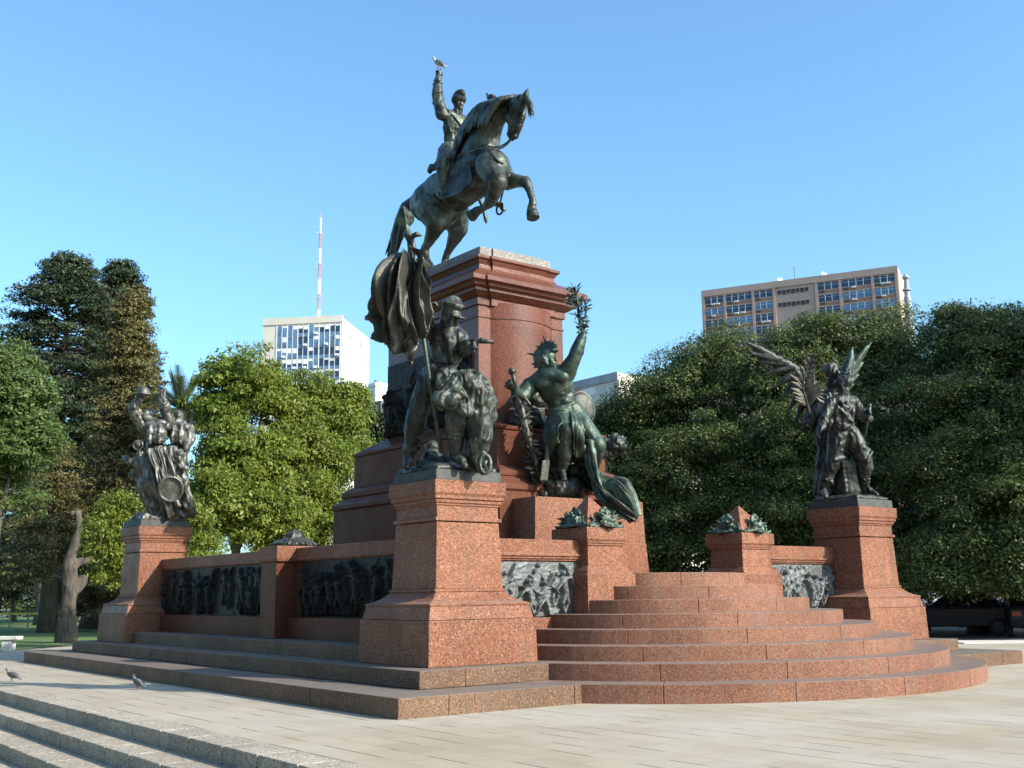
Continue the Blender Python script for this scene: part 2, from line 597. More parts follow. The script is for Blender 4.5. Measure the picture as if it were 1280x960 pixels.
# the plaza is a raised slab: its left edge steps down to a lower pavement
pl = MB().prism([(5.152, -40), (60, -40), (60, 13), (34.2, 16), (31.0, 18.2), (24, 35), (16, 44), (5.152, 34.5)], -.75, 0)
setp(put('plaza', pl, M_pave), kind='structure')
RISE = .185
for k, x in enumerate((4.61, 4.09, 3.57)):
    b = MB()
    y = -40
    L = []
    r_ = np.random.default_rng(20+k)
    while y < 34.2:
        l = r_.uniform(.86, 1.0)
        b.box(x, (5.151, 4.609, 4.089)[k]+.25 if False else (5.15, 4.608, 4.088)[k], y+.011, min(y+l, 34.3)-.011, -.75, -RISE*(k+1))
        y += l
    setp(put('plaza_step', b, M_kerb, bevel=.012), kind='structure')
b = MB()
y = -40
while y < 34.2:
    l = rng.uniform(.86, 1.0)
    b.box(5.12, 5.55, y+.010, min(y+l, 34.3)-.010, -.3, .006)
    y += l
setp(put('plaza_edge', b, M_kerb, bevel=.012), kind='structure')
sheet('lower_pavement', [(-2, -40), (3.57, -40), (3.57, 34), (-2, 34)], -.742, M_pave)
sheet('added_lawn', [(-60, -40), (-2.1, -40), (-2.1, 34), (-60, 34)], -.74, M_grass)  # lawn added out of view as dark ground, cutting light bounced onto the walls
# park ground behind, level with the plaza
pk = MB().prism([(-120, 34.6), (5.1, 34.6), (16, 44.1), (24, 35.1), (31.1, 18.3), (34.3, 16.1), (60.1, 13.1), (60.1, -60), (400, -60), (400, 400), (-120, 400)], -.748, -.03)
setp(put('park_ground', pk, M_soil), kind='structure')
sheet('lawn', [(-60, 36), (6, 36.2), (16, 45.5), (23, 60), (30, 110), (-60, 110)], -.012, M_grass)
sheet('shaded_road', [(33.5, 18.4), (36, 16.2), (62, 13.2), (100, -40), (200, -40), (200, 60), (60, 90), (32, 34)], -.02, M_asphalt)
b = MB().prism([(31.3, 18.6), (34.6, 16.45), (60, 13.4), (60, 13.7), (34.9, 17.2), (32.6, 19.4), (25.3, 35.6), (24.6, 35.1)], -.1, .02)
setp(put('pale_kerb', b, M_path), kind='structure')

# ------------------------------------------------------------------ monument masonry
XC, YC = 15.816, 22.05
FX, FY = 10.30, 15.157           # corner pedestal nearest to the viewpoint
DX, DY = 11.033, 13.475
def sq(profile, cx, cy): return [(cx, cy, h, h, z) for h, z in profile]

# plinth steps under everything (two), with block joints
def stepped_slab(name, x0, x1, y0, y1, z0, z1, m, label, blk):
    r_ = root(name, (x0, y0, z0), label, 'step', 'granite plinth steps')
    b = MB()
    d = .8
    # body as border blocks with fine joints, and a core sheet
    def run(a0, a1, fn):
        a = a0
        while a < a1-.01:
            l = blk*random.uniform(.85, 1.15)
            e = min(a+l, a1)
            if a1-e < .5: e = a1
            fn(a, e); a = e
    g = .003
    run(y0, y1, lambda a, e: b.box(x0, x0+d, a+g*(a > y0), e-g*(e < y1), z0, z1))
    run(x0+d, x1-d, lambda a, e: b.box(a+g, e-g, y0, y0+d, z0, z1))
    run(y0, y1, lambda a, e: b.box(x1-d, x1, a+g*(a > y0), e-g*(e < y1), z0, z1))
    b.box(x0+d+.01, x1-d-.01, y0+d+.01, y1-.02, z0, z1-.004)
    put('block_course', b, m, r_, bevel=.012)
    return r_
PX, PY = 7.90, 12.76
stepped_slab('plinth_step', PX, 2*XC-PX, PY, PY+18.49, -.02, .272, M_base, 'lowest brown granite plinth step round the whole monument, standing on the plaza', 2.6)
stepped_slab('plinth_step', PX+.925, 2*XC-PX-.925, PY+.925, PY+.925+16.6, .272, .528, M_base, 'second brown granite plinth step, under the corner pedestals', 2.3)
# third low course and the raised terrace inside the walls
r_ = root('terrace', (XC, YC, .5), 'raised granite terrace enclosed by the relief walls, under the tall central pedestal', 'terrace')
b = MB().box(9.45, 2*XC-9.45, 15.0, 28.9, .525, .78)
put('low_course', b, M_base, r_, bevel=.012)
b = MB().box(10.45, 2*XC-10.45, 15.6, 28.4, .775, 1.955)
put('terrace_block', b, M_polish_shaded, r_)

PED = [(1.0435, .53), (1.025, 1.215), (1.0, 1.222), (.955, 1.425), (.968, 1.43), (.968, 1.462), (.94, 1.468), (.86, 1.495), (.78, 1.54),
       (.71, 1.60), (.668, 1.64), (.685, 1.645), (.685, 1.68), (.655, 1.69), (.61, 2.74), (.645, 2.75), (.645, 2.80), (.605, 2.81), (.60, 2.99),
       (.62, 3.0), (.62, 3.03), (.645, 3.04), (.645, 3.09), (.675, 3.10), (.675, 3.15), (.70, 3.19), (.70, 3.395)]
peds = []
def corner_pedestal(dx, dy, label):
    cx, cy = FX+dx, FY+dy
    r_ = root('corner_pedestal', (cx, cy, .53), label, 'pedestal', 'corner pedestals of the monument')
    b = MB().loft(sq(PED[:2], cx, cy)); put('base_block', b, M_red, r_, bevel=.012)
    b = MB().loft(sq(PED[2:14], cx, cy)); put('base_moulding', b, M_red, r_, bevel=.006)
    b = MB().loft(sq(PED[13:15], cx, cy)); put('shaft', b, M_red, r_, bevel=.012)
    b = MB().loft(sq(PED[15:], cx, cy)); put('cornice', b, M_red, r_, bevel=.006)
    p = MB().loft([(cx, cy, .65, .65, 3.394), (cx, cy, .64, .64, 3.57)])
    put('bronze_plate', p, M_plinth, r_, bevel=.015)
    peds.append(r_)
corner_pedestal(0, 0, 'red granite pedestal nearest to the viewer, carrying the soldier with the flag')
corner_pedestal(DX, 0, 'red granite pedestal right of the curved stairs, carrying the soldier and the winged figure')
corner_pedestal(0, DY, 'red granite pedestal far left, half in shadow, carrying the group with a drum')

# curved stairs
for k in range(8):
    cx, cy = XC+.28-.035*k, 15.3
    a, bb = 5.8-.6*k, 5.1-.6*k
    ZS = (0, .277, .534, .77, 1.005, 1.24, 1.475, 1.715, 1.958)
    z0, z1 = ZS[k], ZS[k+1]
    d = .75
    nb = max(4, int(9-.8*k))
    r_ = root('curved_step', (cx, cy-bb, z0), ('lowest and widest curved granite step, resting on the plaza', 'second curved granite step from the ground', 'third curved granite step from the ground',
        'fourth curved granite step from the ground', 'fifth curved granite step, fourth from the top', 'third curved granite step from the top', 'second curved granite step from the top',
        'topmost and smallest curved granite step, between the two helmet piers')[k], 'step', 'curved stairs of the monument')
    b = MB()
    t0, t1 = rad(178), rad(362)
    off = rng.uniform(0, 1)
    cuts = [t0]+[t0+(t1-t0)*(i+off)/nb for i in range(nb)]+[t1]
    for c0, c1 in zip(cuts[:-1], cuts[1:]):
        if c1-c0 < .01: continue
        n = max(3, int((c1-c0)/.05))
        g = .0025/max(a, .8)*1.4
        ts = np.linspace(c0+g, c1-g, n)
        out = [(cx+a*math.cos(t), cy+bb*math.sin(t)) for t in ts]
        inn = [(cx+max(a-d, .2)*math.cos(t), cy+max(bb-d, .2)*math.sin(t)) for t in ts]
        for i in range(n-1):
            pass
        b.prism(out+inn[::-1], z0-.01, z1)
    put('block_course', b, M_step, r_, bevel=.01)
    if k == 7:
        n = 24
        ts = np.linspace(t0, t1, n)
        b = MB().prism([(cx+(a-.3)*math.cos(t), cy+(bb-.25)*math.sin(t)) for t in ts], z0, z1-.006)
        put('landing_slab', b, M_step, r_)

# relief panels: height fields of small striding figures
def relief(nx, nz, W, H, seed, amp=.10, n_fig=None, big=1.0):
    r = np.random.default_rng(seed)
    X, Z = np.meshgrid(np.linspace(0, W, nx), np.linspace(0, H, nz))
    h = np.zeros_like(X)
    def capsule(ax, az, bx, bz, r0, r1, top):
        nonlocal h
        dx, dz = bx-ax, bz-az
        L2 = dx*dx+dz*dz+1e-9
        t = np.clip(((X-ax)*dx+(Z-az)*dz)/L2, 0, 1)
        rr = r0+(r1-r0)*t
        d2 = (X-ax-t*dx)**2+(Z-az-t*dz)**2
        v = top*np.sqrt(np.clip(1-d2/(rr*rr), 0, None))
        h = np.maximum(h, v)
    nf = n_fig or int(W*5)
    for i in range(nf):
        x = r.uniform(-.05, W+.05)
        s = r.uniform(.55, .85)*H*big
        fr_ = r.random() < .6
        z = (r.uniform(-.02, .05) if fr_ else r.uniform(.10, .24))*H
        tp = amp*(r.uniform(.8, 1) if fr_ else r.uniform(.35, .55))
        lean = r.uniform(-.18, .18)*s
        hip = (x, z+.48*s); ch = (x+lean*.6, z+.74*s); hd = (x+lean*.8, z+.93*s)
        capsule(*hip, *ch, .10*s, .14*s, tp)
        capsule(*hd, hd[0]+.01, hd[1]+.02*s, .075*s, .07*s, tp*1.1)
        for sgn in (-1, 1):
            k = (x+sgn*r.uniform(.03, .2)*s, z+.25*s); f = (k[0]+r.uniform(-.15, .1)*s, z)
            capsule(*hip, *k, .085*s, .06*s, tp*.95); capsule(*k, *f, .055*s, .04*s, tp*.8)
            e = (ch[0]+sgn*r.uniform(.08, .25)*s, ch[1]+r.uniform(-.2, .12)*s)
            q = (e[0]+r.uniform(-.2, .2)*s, e[1]+r.uniform(-.2, .2)*s)
            capsule(ch[0], ch[1]+.05*s, *e, .06*s, .045*s, tp); capsule(*e, *q, .045*s, .035*s, tp)
        if r.random() < .6:
            a = r.uniform(.6, 2.5)
            capsule(q[0]-.5*s*math.cos(a), q[1]-.5*s*math.sin(a), q[0]+.6*s*math.cos(a), q[1]+.6*s*math.sin(a), .018, .014, tp*.9)
    for i in range(int(W*4)):
        x, z = r.uniform(0, W), r.uniform(0, H*.95)
        a = r.uniform(0, 3.14)
        capsule(x, z, x+.3*math.cos(a), z+.3*math.sin(a), .04, .02, amp*.16)
    h += amp*.03*np.sin(X*23+3*np.sin(Z*17))*np.sin(Z*31+2*np.sin(X*13))
    return X, Z, h
def relief_mesh(o, du, dn, W, H, seed, amp=.1, res=.018, **k):
    """o: lower corner; du: horizontal direction of the panel; dn: outward normal"""
    nx, nz = int(W/res), int(H/res)
    X, Z, h = relief(nx, nz, W, H, seed, amp, **k)
    e = np.minimum(np.minimum(X, W-X), np.minimum(Z, H-Z))
    h = h*np.clip(e/.05, 0, 1)+.012
    P = np.array(o)+X[..., None]*np.array(du)+Z[..., None]*np.array((0, 0, 1))+h[..., None]*np.array(dn)
    f = [(j*nx+i, j*nx+i+1, (j+1)*nx+i+1, (j+1)*nx+i) for j in range(nz-1) for i in range(nx-1)]
    return MB().add(P.reshape(-1, 3), f)

# relief walls
def wall_y(x0, x1, label, seed):
    """wall on the stair side, facing -Y"""
    r_ = root('relief_wall', ((x0+x1)/2, 15.4, .78), label, 'wall', 'low walls with bronze reliefs')
    b = MB().box(x0, x1, 15.36, 15.95, .78, 2.165); put('wall_body', b, M_red, r_)
    b = MB().box(x0, x1, 15.22, 15.95, .779, 1.19); put('wall_base', b, M_red, r_, bevel=.01)
    b = MB().loft([((x0+x1)/2, 15.66, (x1-x0)/2, h, z) for h, z in ((.37, 2.17), (.37, 2.20), (.40, 2.205), (.40, 2.24), (.43, 2.25), (.43, 2.28), (.40, 2.29), (.40, 2.54))])
    put('coping', b, M_red, r_, bevel=.008)
    o = put('relief_panel', relief_mesh((x0+.02, 15.34, 1.21), (1, 0, 0), (0, -1, 0), x1-x0-.04, .94, seed, .15, res=.014, n_fig=int((x1-x0)*6), big=1.0), M_relief, r_, smooth=True)
wall_y(FX+.5, 13.42, 'red granite wall with a bronze battle relief, between the nearest pedestal and the left helmet pier', 3)
wall_y(2*XC-13.42, FX+DX-.5, 'red granite wall with a bronze relief of standing figures, between the right helmet pier and the right pedestal', 8)
def wall_x(y0, y1, label, seed):
    r_ = root('relief_wall', (10.4, (y0+y1)/2, .78), label, 'wall', 'low walls with bronze reliefs')
    b = MB().box(10.30, 10.9, y0, y1, .78, 2.285); put('wall_body', b, M_polish_shaded, r_)
    b = MB().box(10.12, 10.9, y0, y1, .779, 1.19); put('wall_base', b, M_polish_shaded, r_, bevel=.01)
    b = MB().loft([(10.56, (y0+y1)/2, h, (y1-y0)/2, z) for h, z in ((.30, 2.29), (.30, 2.31), (.325, 2.315), (.325, 2.345), (.31, 2.35), (.31, 2.56))])
    put('coping', b, M_red, r_, bevel=.008)
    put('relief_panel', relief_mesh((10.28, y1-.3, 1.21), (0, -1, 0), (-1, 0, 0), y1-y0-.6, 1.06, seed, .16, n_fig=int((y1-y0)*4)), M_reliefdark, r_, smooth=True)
wall_x(FY+.6, 20.55, 'long side wall in shade with a shade-darkened bronze relief, next to the nearest pedestal', 11)
wall_x(21.25, FY+DY-.6, 'side wall in shade with a shade-darkened bronze relief, next to the far left pedestal', 13)
r_ = root('side_pier', (10.2, 20.9, .78), 'short red granite pier between the two shaded relief walls of the long side', 'pier')
b = MB().loft([(10.35, 20.9, .50, .345, z) for z in (.78, 2.285)]); put('pier_body', b, M_polish_shaded, r_, bevel=.01)
b = MB().loft([(10.38, 20.9, .54, .40, 2.29), (10.38, 20.9, .56, .42, 2.35), (10.38, 20.9, .56, .42, 2.60)]); put('coping', b, M_red, r_, bevel=.01)

# piers either side of the stair head
PIERX = 13.73
def axes_n(n):
    y = Vector((0, 0, 1)); x = n.cross(y)
    tilt = (y+n*.35).normalized()
    return Matrix((x, tilt.cross(x), tilt)).transposed()
def pier(cx, label):
    cy = 15.5
    r_ = root('helmet_pier', (cx, cy, .78), label, 'pier', 'granite piers with bronze helmets')
    b = MB().loft(sq([(.60, .78), (.585, 1.93), (.55, 1.94), (.545, 1.99), (.45, 2.09)], cx, cy)); put('base_block', b, M_red, r_, bevel=.01)
    b = MB().loft(sq([(.44, 2.09), (.425, 2.44), (.45, 2.45), (.45, 2.48), (.47, 2.49), (.47, 2.52), (.50, 2.56), (.50, 2.77)], cx, cy)); put('shaft', b, M_red, r_, bevel=.008)
    b = MB().loft(sq([(.44, 2.769), (.43, 2.80), (.02, 3.36)], cx, cy)); put('pyramid_cap', b, M_red, r_)
    # bronze helmets, leaves and ribbons on the four faces
    for i, (nx_, ny_) in enumerate(((0, -1), (-1, 0), (1, 0), (0, 1))):
        n = Vector((nx_, ny_, 0)); t = Vector((-ny_, nx_, 0))
        c = Vector((cx, cy, 2.77))
        q = MB()
        hc = c+n*.385+Vector((0, 0, .14))+t*.03
        q.ball(hc, (.15, .15, .15)); q.ball(hc+n*.06+Vector((0, 0, -.07)), (.2, .2, .035), axes_n(n))
        for k in range(11):
            a_ = 6.28*k/11; o_ = t*math.cos(a_)*.2+Vector((0, 0, math.sin(a_)*.13))
            q.cap(hc+n*.10+o_*.6, hc+n*random.uniform(.06, .2)+o_*random.uniform(1.1, 1.5), .035, .01, 8)
        q.cap(hc+t*-.17+Vector((0, 0, -.05)), hc+t*.17+Vector((0, 0, -.05)), .04, .04)
        q.chain([hc+Vector((0, 0, .12))-t*.12, hc+Vector((0, 0, .22)), hc+Vector((0, 0, .13))+t*.14], [.03, .05, .03])
        for k in range(16):
            u = random.uniform(-.36, .36); z = random.uniform(.0, .08)
            p0 = c+n*(.43+random.uniform(-.04, .03))+t*u+Vector((0, 0, z))
            q.cap(p0, p0+t*random.uniform(-.13, .13)+Vector((0, 0, random.uniform(.06, .16)))-n*random.uniform(-.03, .08), .032, .012, 8)
        for k in range(7):
            u = -.42+.14*k
            q.cap(c+n*.44+t*u*.85+Vector((0, 0, .02)), c+n*.43+t*(u*.85+.1)+Vector((0, 0, .05)), .035, .025, 8)
        put('helmet_trophy', crumple(remesh(q, .016, 0), .02, 9, i), M_brg, r_, smooth=True)
    return r_
pier(PIERX, 'granite pier with bronze helmets left of the stair head, below the falling bronze drapery')
pier(2*XC-PIERX, 'granite pier with bronze helmets right of the stair head, beside the right relief wall')

# bronze arms lying on the side pier
def wall_trophy(cx, cy, z, label):
    r_ = root('bronze_trophy', (cx, cy, z), label, 'sculpture')
    q = MB()
    q.ball((cx, cy, z+.02), (.45, .42, .14)); q.ball((cx, cy, z+.17), (.19, .19, .16)); q.ball((cx, cy, z+.10), (.26, .26, .04))
    for k in range(18):
        a = random.uniform(0, 6.28)
        q.cap((cx+.2*math.cos(a), cy+.2*math.sin(a), z+.12), (cx+.46*math.cos(a), cy+.44*math.sin(a), z+.03), .05, .025, 8)
    put('helmet_and_arms', crumple(remesh(q, .02, 0), .025, 8, 3), M_brk, r_, smooth=True)
wall_trophy(10.4, 20.9, 2.62, 'dark bronze helmet and arms lying on the short pier of the shaded wall')

# tall central pedestal
r_ = root('equestrian_pedestal', (XC, YC, 1.95), 'tall central red granite pedestal with a rounded front bay and stepped cornice, under the horseman', 'pedestal')
CYT = 22.15
b = MB().loft([(XC, CYT, hx, hy, z) for hx, hy, z in ((1.95, 3.68, 1.95), (1.93, 3.66, 2.3), (1.90, 3.63, 2.32), (1.88, 3.61, 3.75), (1.93, 3.66, 3.79), (1.93, 3.66, 3.89), (1.80, 3.50, 3.99), (1.72, 3.42, 4.08),
    (1.75, 3.45, 4.10), (1.75, 3.45, 4.21), (1.66, 3.30, 4.30), (1.58, 3.15, 4.36))])
put('lower_stage', b, M_polish_shaded, r_, bevel=.008)
b = MB().loft([(XC, CYT, hx, hy, z) for hx, hy, z in ((1.575, 3.13, 4.36), (1.565, 3.11, 5.14), (1.60, 3.15, 5.16), (1.60, 3.15, 5.23), (1.34, 2.2, 5.48))])
put('upper_stage', b, M_polish_shaded, r_, bevel=.008)
SY = 22.1
b = MB().loft([(XC, SY, h, h+.72, z) for h, z in ((1.30, 5.48), (1.30, 5.62), (1.277, 5.64), (1.277, 7.92), (1.30, 7.925), (1.30, 7.97), (1.277, 7.975), (1.277, 8.24))])
put('shaft', b, M_bay, r_, bevel=.008)
# half-round bay on the front
W_, B_ = .93, .33
R_ = (W_*W_+B_*B_)/(2*B_)
def arc(extra, n=26):
    a = math.asin(W_/R_)
    return [(XC+(R_+extra)*math.sin(t), SY-2.0+(R_-B_)-(R_+extra)*math.cos(t)) for t in np.linspace(-a, a, n)]
def bay(name, extra, z0, z1):
    p = arc(extra)
    b = MB().prism(p+[(p[-1][0], SY-1.8), (p[0][0], SY-1.8)], z0, z1)
    return b
b = MB()
for e, z0, z1 in ((.05, 5.47, 5.60), (0, 5.60, 7.92), (.022, 7.92, 7.97), (0, 7.97, 8.3)):
    q = bay('', e, z0, z1); b.add(np.concatenate(q.v), q.f)
o = put('round_bay', b, M_bay, r_)
CORN = [(0, 8.2), (.05, 8.22), (.05, 8.38), (.10, 8.40), (.24, 8.50), (.24, 8.56), (.34, 8.60), (.36, 8.66), (.46, 8.69), (.46, 8.80), (.15, 9.0), (-.06, 9.10), (-.11, 9.16),
        (-.13, 9.26), (-.07, 9.36), (-.02, 9.39), (-.02, 9.46)]
ATT = [(-.19, 9.462), (-.195, 9.72)]
b = MB().loft([(XC, SY, 1.277+d, 1.997+d, z) for d, z in CORN]); put('cornice', b, M_bay, r_, bevel=.006)
b = MB().loft([(XC, SY, 1.277+d, 1.997+d, z) for d, z in ATT]); put('attic_course', b, M_attic, r_, bevel=.012)
b = MB().loft([(XC, 20.6-d/2, .92+d, .55+d/2, z) for d, z in ((0, 8.195), *[(d_, z_-.003) for d_, z_ in CORN[1:]])])
put('bay_cornice', b, M_bay, r_, bevel=.006)
b = MB().loft([(XC, 20.6-d/2, .92+d, .55+d/2, z+.001) for d, z in ATT]); put('bay_attic', b, M_attic, r_, bevel=.012)
# pedestal block under the seated warrior
b = MB().loft([(XC, 18.30, 1.62, .58, 1.95), (XC, 18.30, 1.58, .55, 2.66), (XC, 18.30, 1.57, .54, 2.664), (XC, 18.30, 1.535, .52, 3.58)])
put('front_block', b, M_red, r_, bevel=.012)
# bronze trophies on the shaded flank
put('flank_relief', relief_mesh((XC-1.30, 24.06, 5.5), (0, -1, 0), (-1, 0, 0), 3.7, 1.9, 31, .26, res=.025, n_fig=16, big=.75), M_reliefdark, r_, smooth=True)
# ------------------------------------------------------------------ bronze figures
def axes(x, z):
    x = Vector(x).normalized(); z = Vector(z)
    z = (z-x*z.dot(x)).normalized()
    return Matrix((x, z.cross(x), z)).transposed()
def head(q, c, h, f, upv=(0, 0, 1), hair=0, beard=False):
    c = Vector(c); f = Vector(f).normalized(); u = Vector(upv)
    u = (u-f*u.dot(f)).normalized(); s = f.cross(u)
    Rm = Matrix((s, f, u)).transposed()
    P = lambda a, b, d: c+s*a*h+f*b*h+u*d*h
    q.ball(P(0, -.05, .10), (.33*h, .41*h, .40*h), Rm)
    q.ball(P(0, .07, -.16), (.25*h, .29*h, .33*h), Rm)
    q.ball(P(0, .25, -.40), .105*h)
    q.cap(P(0, .34, .06), P(0, .45, -.11), .045*h, .07*h, 8)
    q.cap(P(-.19, .30, .10), P(.19, .30, .10), .055*h, .055*h, 8)
    for k in (-1, 1):
        q.ball(P(.17*k, .25, -.10), .10*h)
        q.ball(P(.14*k, .30, .01), .055*h)
        q.ball(P(.335*k, -.04, -.02), (.05*h, .08*h, .12*h), Rm)
    q.cap(P(-.08, .34, -.22), P(.08, .34, -.22), .045*h, .045*h, 8)
    q.cap(P(-.07, .33, -.30), P(.07, .33, -.30), .045*h, .045*h, 8)
    if beard:
        q.cap(P(-.15, .33, -.19), P(.15, .33, -.19), .05*h, .05*h, 8)
        q.ball(P(0, .24, -.46), (.2*h, .16*h, .2*h), Rm)
    r = random.Random(int(hair*100)+5)
    for k in range(int(hair)):
        a = r.uniform(0, 6.28); t = r.uniform(.05, .9)
        d = Vector((math.sin(a)*math.sqrt(1-t*t), -abs(math.cos(a))*math.sqrt(1-t*t)-.1, t))
        p = P(d.x*.36, d.y*.44-.03, d.z*.44+.06)
        q.ball(p, r.uniform(.07, .12)*h, seg=8, rings=6)
    return P
def hand(q, wr, d, side, L, curl=.5, point=False, thumb=1):
    """palm, four unequal bent fingers and a thumb leaving the side of the palm; side: across the knuckles"""
    wr = Vector(wr); d = Vector(d).normalized(); side = Vector(side)
    side = (side-d*side.dot(d)).normalized(); n = d.cross(side)
    q.ball(wr+d*L*.27, (L*.23, L*.30, L*.14), Matrix((side, d, n)).transposed())
    q.cap(wr, wr+d*L*.2, L*.17, L*.18)
    for i, (o, l) in enumerate(((-.17, .42), (-.06, .48), (.06, .45), (.17, .36))):
        b = wr+d*L*.48+side*o*L
        cu = curl if not (point and i == 0) else 0
        a1, a2, a3 = cu*1.1, cu*2.2, cu*3.0
        p = [b]
        for a, k in ((a1, .45), (a2, .32), (a3, .26)):
            p.append(p[-1]+(d*math.cos(a)+n*math.sin(a))*l*L*k)
        q.chain(p, [L*.075, L*.07, L*.062, L*.052], 8)
    t0 = wr+d*L*.14-side*thumb*L*.18
    q.chain([t0, t0+(d*.6-side*thumb*.7+n*.3)*L*.2, t0+(d*1.0-side*thumb*.5+n*.7*curl)*L*.36], [L*.09, L*.08, L*.06], 8)
def limb(q, a, b, c, r, bulge=True, cloth=0):
    """two-segment limb with muscle; r: radii at start, joint, end"""
    a, b, c = map(Vector, (a, b, c))
    q.chain([a, a.lerp(b, .35), b], [r[0], r[0]*.97, r[1]])
    m = b.lerp(c, .30)
    q.chain([b, m, b.lerp(c, .7), c], [r[1], r[1]*(1.06 if bulge else 1), (r[1]*.62+r[2]*.38)*.92, r[2]])
    if cloth:
        rr = random.Random(int(a.z*100))
        for p0, p1, ra in ((a, b, r[0]), (b, c, r[1])):
            ax = (p1-p0).normalized(); o = ax.orthogonal().normalized(); o2 = ax.cross(o)
            for k in range(cloth):
                t = rr.uniform(.08, .9); w = rr.uniform(0, 6.28)
                pc = p0.lerp(p1, t)
                e1 = o*math.cos(w)+o2*math.sin(w); e2 = o*math.cos(w+1.3)+o2*math.sin(w+1.3)
                q.cap(pc+e1*ra*.86, pc+ax*ra*rr.uniform(-.7, .7)+e2*ra*.86, ra*.22, ra*.12, 8)
def foot(q, ank, toe, L, boot=True):
    ank, toe = Vector(ank), Vector(toe)
    d = (toe-ank); fl = Vector((d.x, d.y, 0)).normalized()
    q.chain([ank-fl*L*.14+Vector((0, 0, -L*.10)), ank+Vector((0, 0, 0))], [L*.16, L*.18])
    q.chain([ank-fl*L*.12+Vector((0, 0, -L*.16)), ank.lerp(toe, .5)+Vector((0, 0, L*.03)), toe], [L*.14, L*.17, L*.12])
    if not boot:
        sd_ = fl.cross(Vector((0, 0, 1)))
        for k in range(5):
            p = toe+sd_*L*(.14-.07*k)-fl*L*.04*k*.6
            q.cap(p-fl*L*.08, p+fl*L*.10, L*.05, L*.038, 8)
def torso(q, pel, chest, nk, sl, sr, s, hl=None, hr=None, bare=False):
    pel, chest, nk, sl, sr = map(Vector, (pel, chest, nk, sl, sr))
    ax = (sr-sl).normalized(); upv = (chest-pel).normalized()
    Rm = axes(ax, upv)
    waist = pel.lerp(chest, .5)
    q.ball(chest, (.175*s, .125*s, .20*s), Rm)
    q.ball(chest+upv*.08*s, (.185*s, .115*s, .12*s), Rm)
    q.ball(waist, (.145*s, .11*s, .17*s), Rm)
    q.ball(pel, (.17*s, .13*s, .15*s), Rm)
    for p in (sl, sr):
        q.cap(chest+upv*.13*s, p, .10*s, .085*s)
        q.ball(p, .088*s)
    q.cap(chest+upv*.12*s, nk+(nk-chest).normalized()*.07*s, .085*s, .062*s)
    if bare:
        fd = Rm.col[1] if True else None
        fd = Vector(fd)
        for g in (1, -1):
            for k in (-1, 1):
                q.ball(chest+upv*.07*s+ax*.075*s*k+fd*g*.085*s, (.092*s, .034*s, .06*s), Rm)
                for j in range(3):
                    q.ball(waist+upv*(.07-.075*j)*s+ax*.042*s*k+fd*g*.085*s, (.042*s, .03*s, .034*s), Rm)

RT, UPV, FW = right.copy(), Vector((0, 0, 1)), fwd.copy()
def bar(q, a, b, r, r2=None, seg=10): return q.tube([a, b], [r, r if r2 is None else r2], seg)

# ---- the horseman -------------------------------------------------------
def H(px, py, side=0.): return onX(px, py, XC+side)
eq = root('equestrian_statue', (XC, 23.2, 9.72), 'dark bronze rearing horse and rider with his right arm raised, on the tall central pedestal', 'statue')
q = MB()
q.chain([H(535, 255), H(552, 244), H(572, 233), H(592, 220), H(607, 208)], [.52, .60, .62, .60, .54], 16)
q.ball(H(538, 250, -.2), .50); q.ball(H(538, 250, .2), .50)
q.ball(H(616, 209, -.22), .46); q.ball(H(616, 209, .22), .46)
q.chain([H(600, 195), H(606, 170), H(617, 148), H(630, 135), H(642, 131)], [.52, .42, .31, .25, .23], 14)
q.chain([H(598, 182), H(604, 158), H(614, 139), H(628, 129), H(640, 126)], [.25, .17, .14, .12, .11], 10)
# head
q.chain([H(646, 131), H(646, 143), H(643, 156), H(641, 167)], [.25, .235, .175, .145], 14)
q.chain([H(653, 131), H(652, 145), H(648, 160), H(644, 170)], [.12, .11, .09, .09], 10)
for sd_ in (-1, 1):
    q.ball(H(638, 147, .11*sd_), .16)
    q.ball(H(650, 139, .17*sd_), .05)
    q.cap(H(653, 135, .14*sd_), H(649, 137, .18*sd_), .05, .05, 8)
    q.cap(H(652, 148, .13*sd_), H(646, 162, .11*sd_), .04, .03, 8)
    q.ball(H(644, 170, .09*sd_), .05)
    q.chain([H(652, 126, .11*sd_), H(657, 119, .17*sd_), H(660, 111, .18*sd_)], [.09, .085, .02], 8)
q.cap(H(637, 167), H(640, 173), .08, .075)
# near foreleg folded under the chest, far foreleg reaching out
def leg(pts, rs, side): q.chain([H(x, y, side) for x, y in pts], rs, 12)
leg([(613, 212), (622, 228), (618, 242), (613, 252)], [.36, .26, .17, .15], -.34)
leg([(613, 253), (606, 259), (599, 263)], [.13, .085, .08], -.32)
leg([(599, 263), (595, 264), (591, 268)], [.10, .10, .12], -.32)
leg([(622, 216), (633, 226), (647, 226), (657, 227)], [.40, .25, .17, .145], .30)
leg([(657, 226), (662, 238), (665, 249), (666, 256)], [.14, .095, .08, .105], .30)
leg([(666, 257), (665, 260), (666, 267)], [.10, .11, .16], .30)
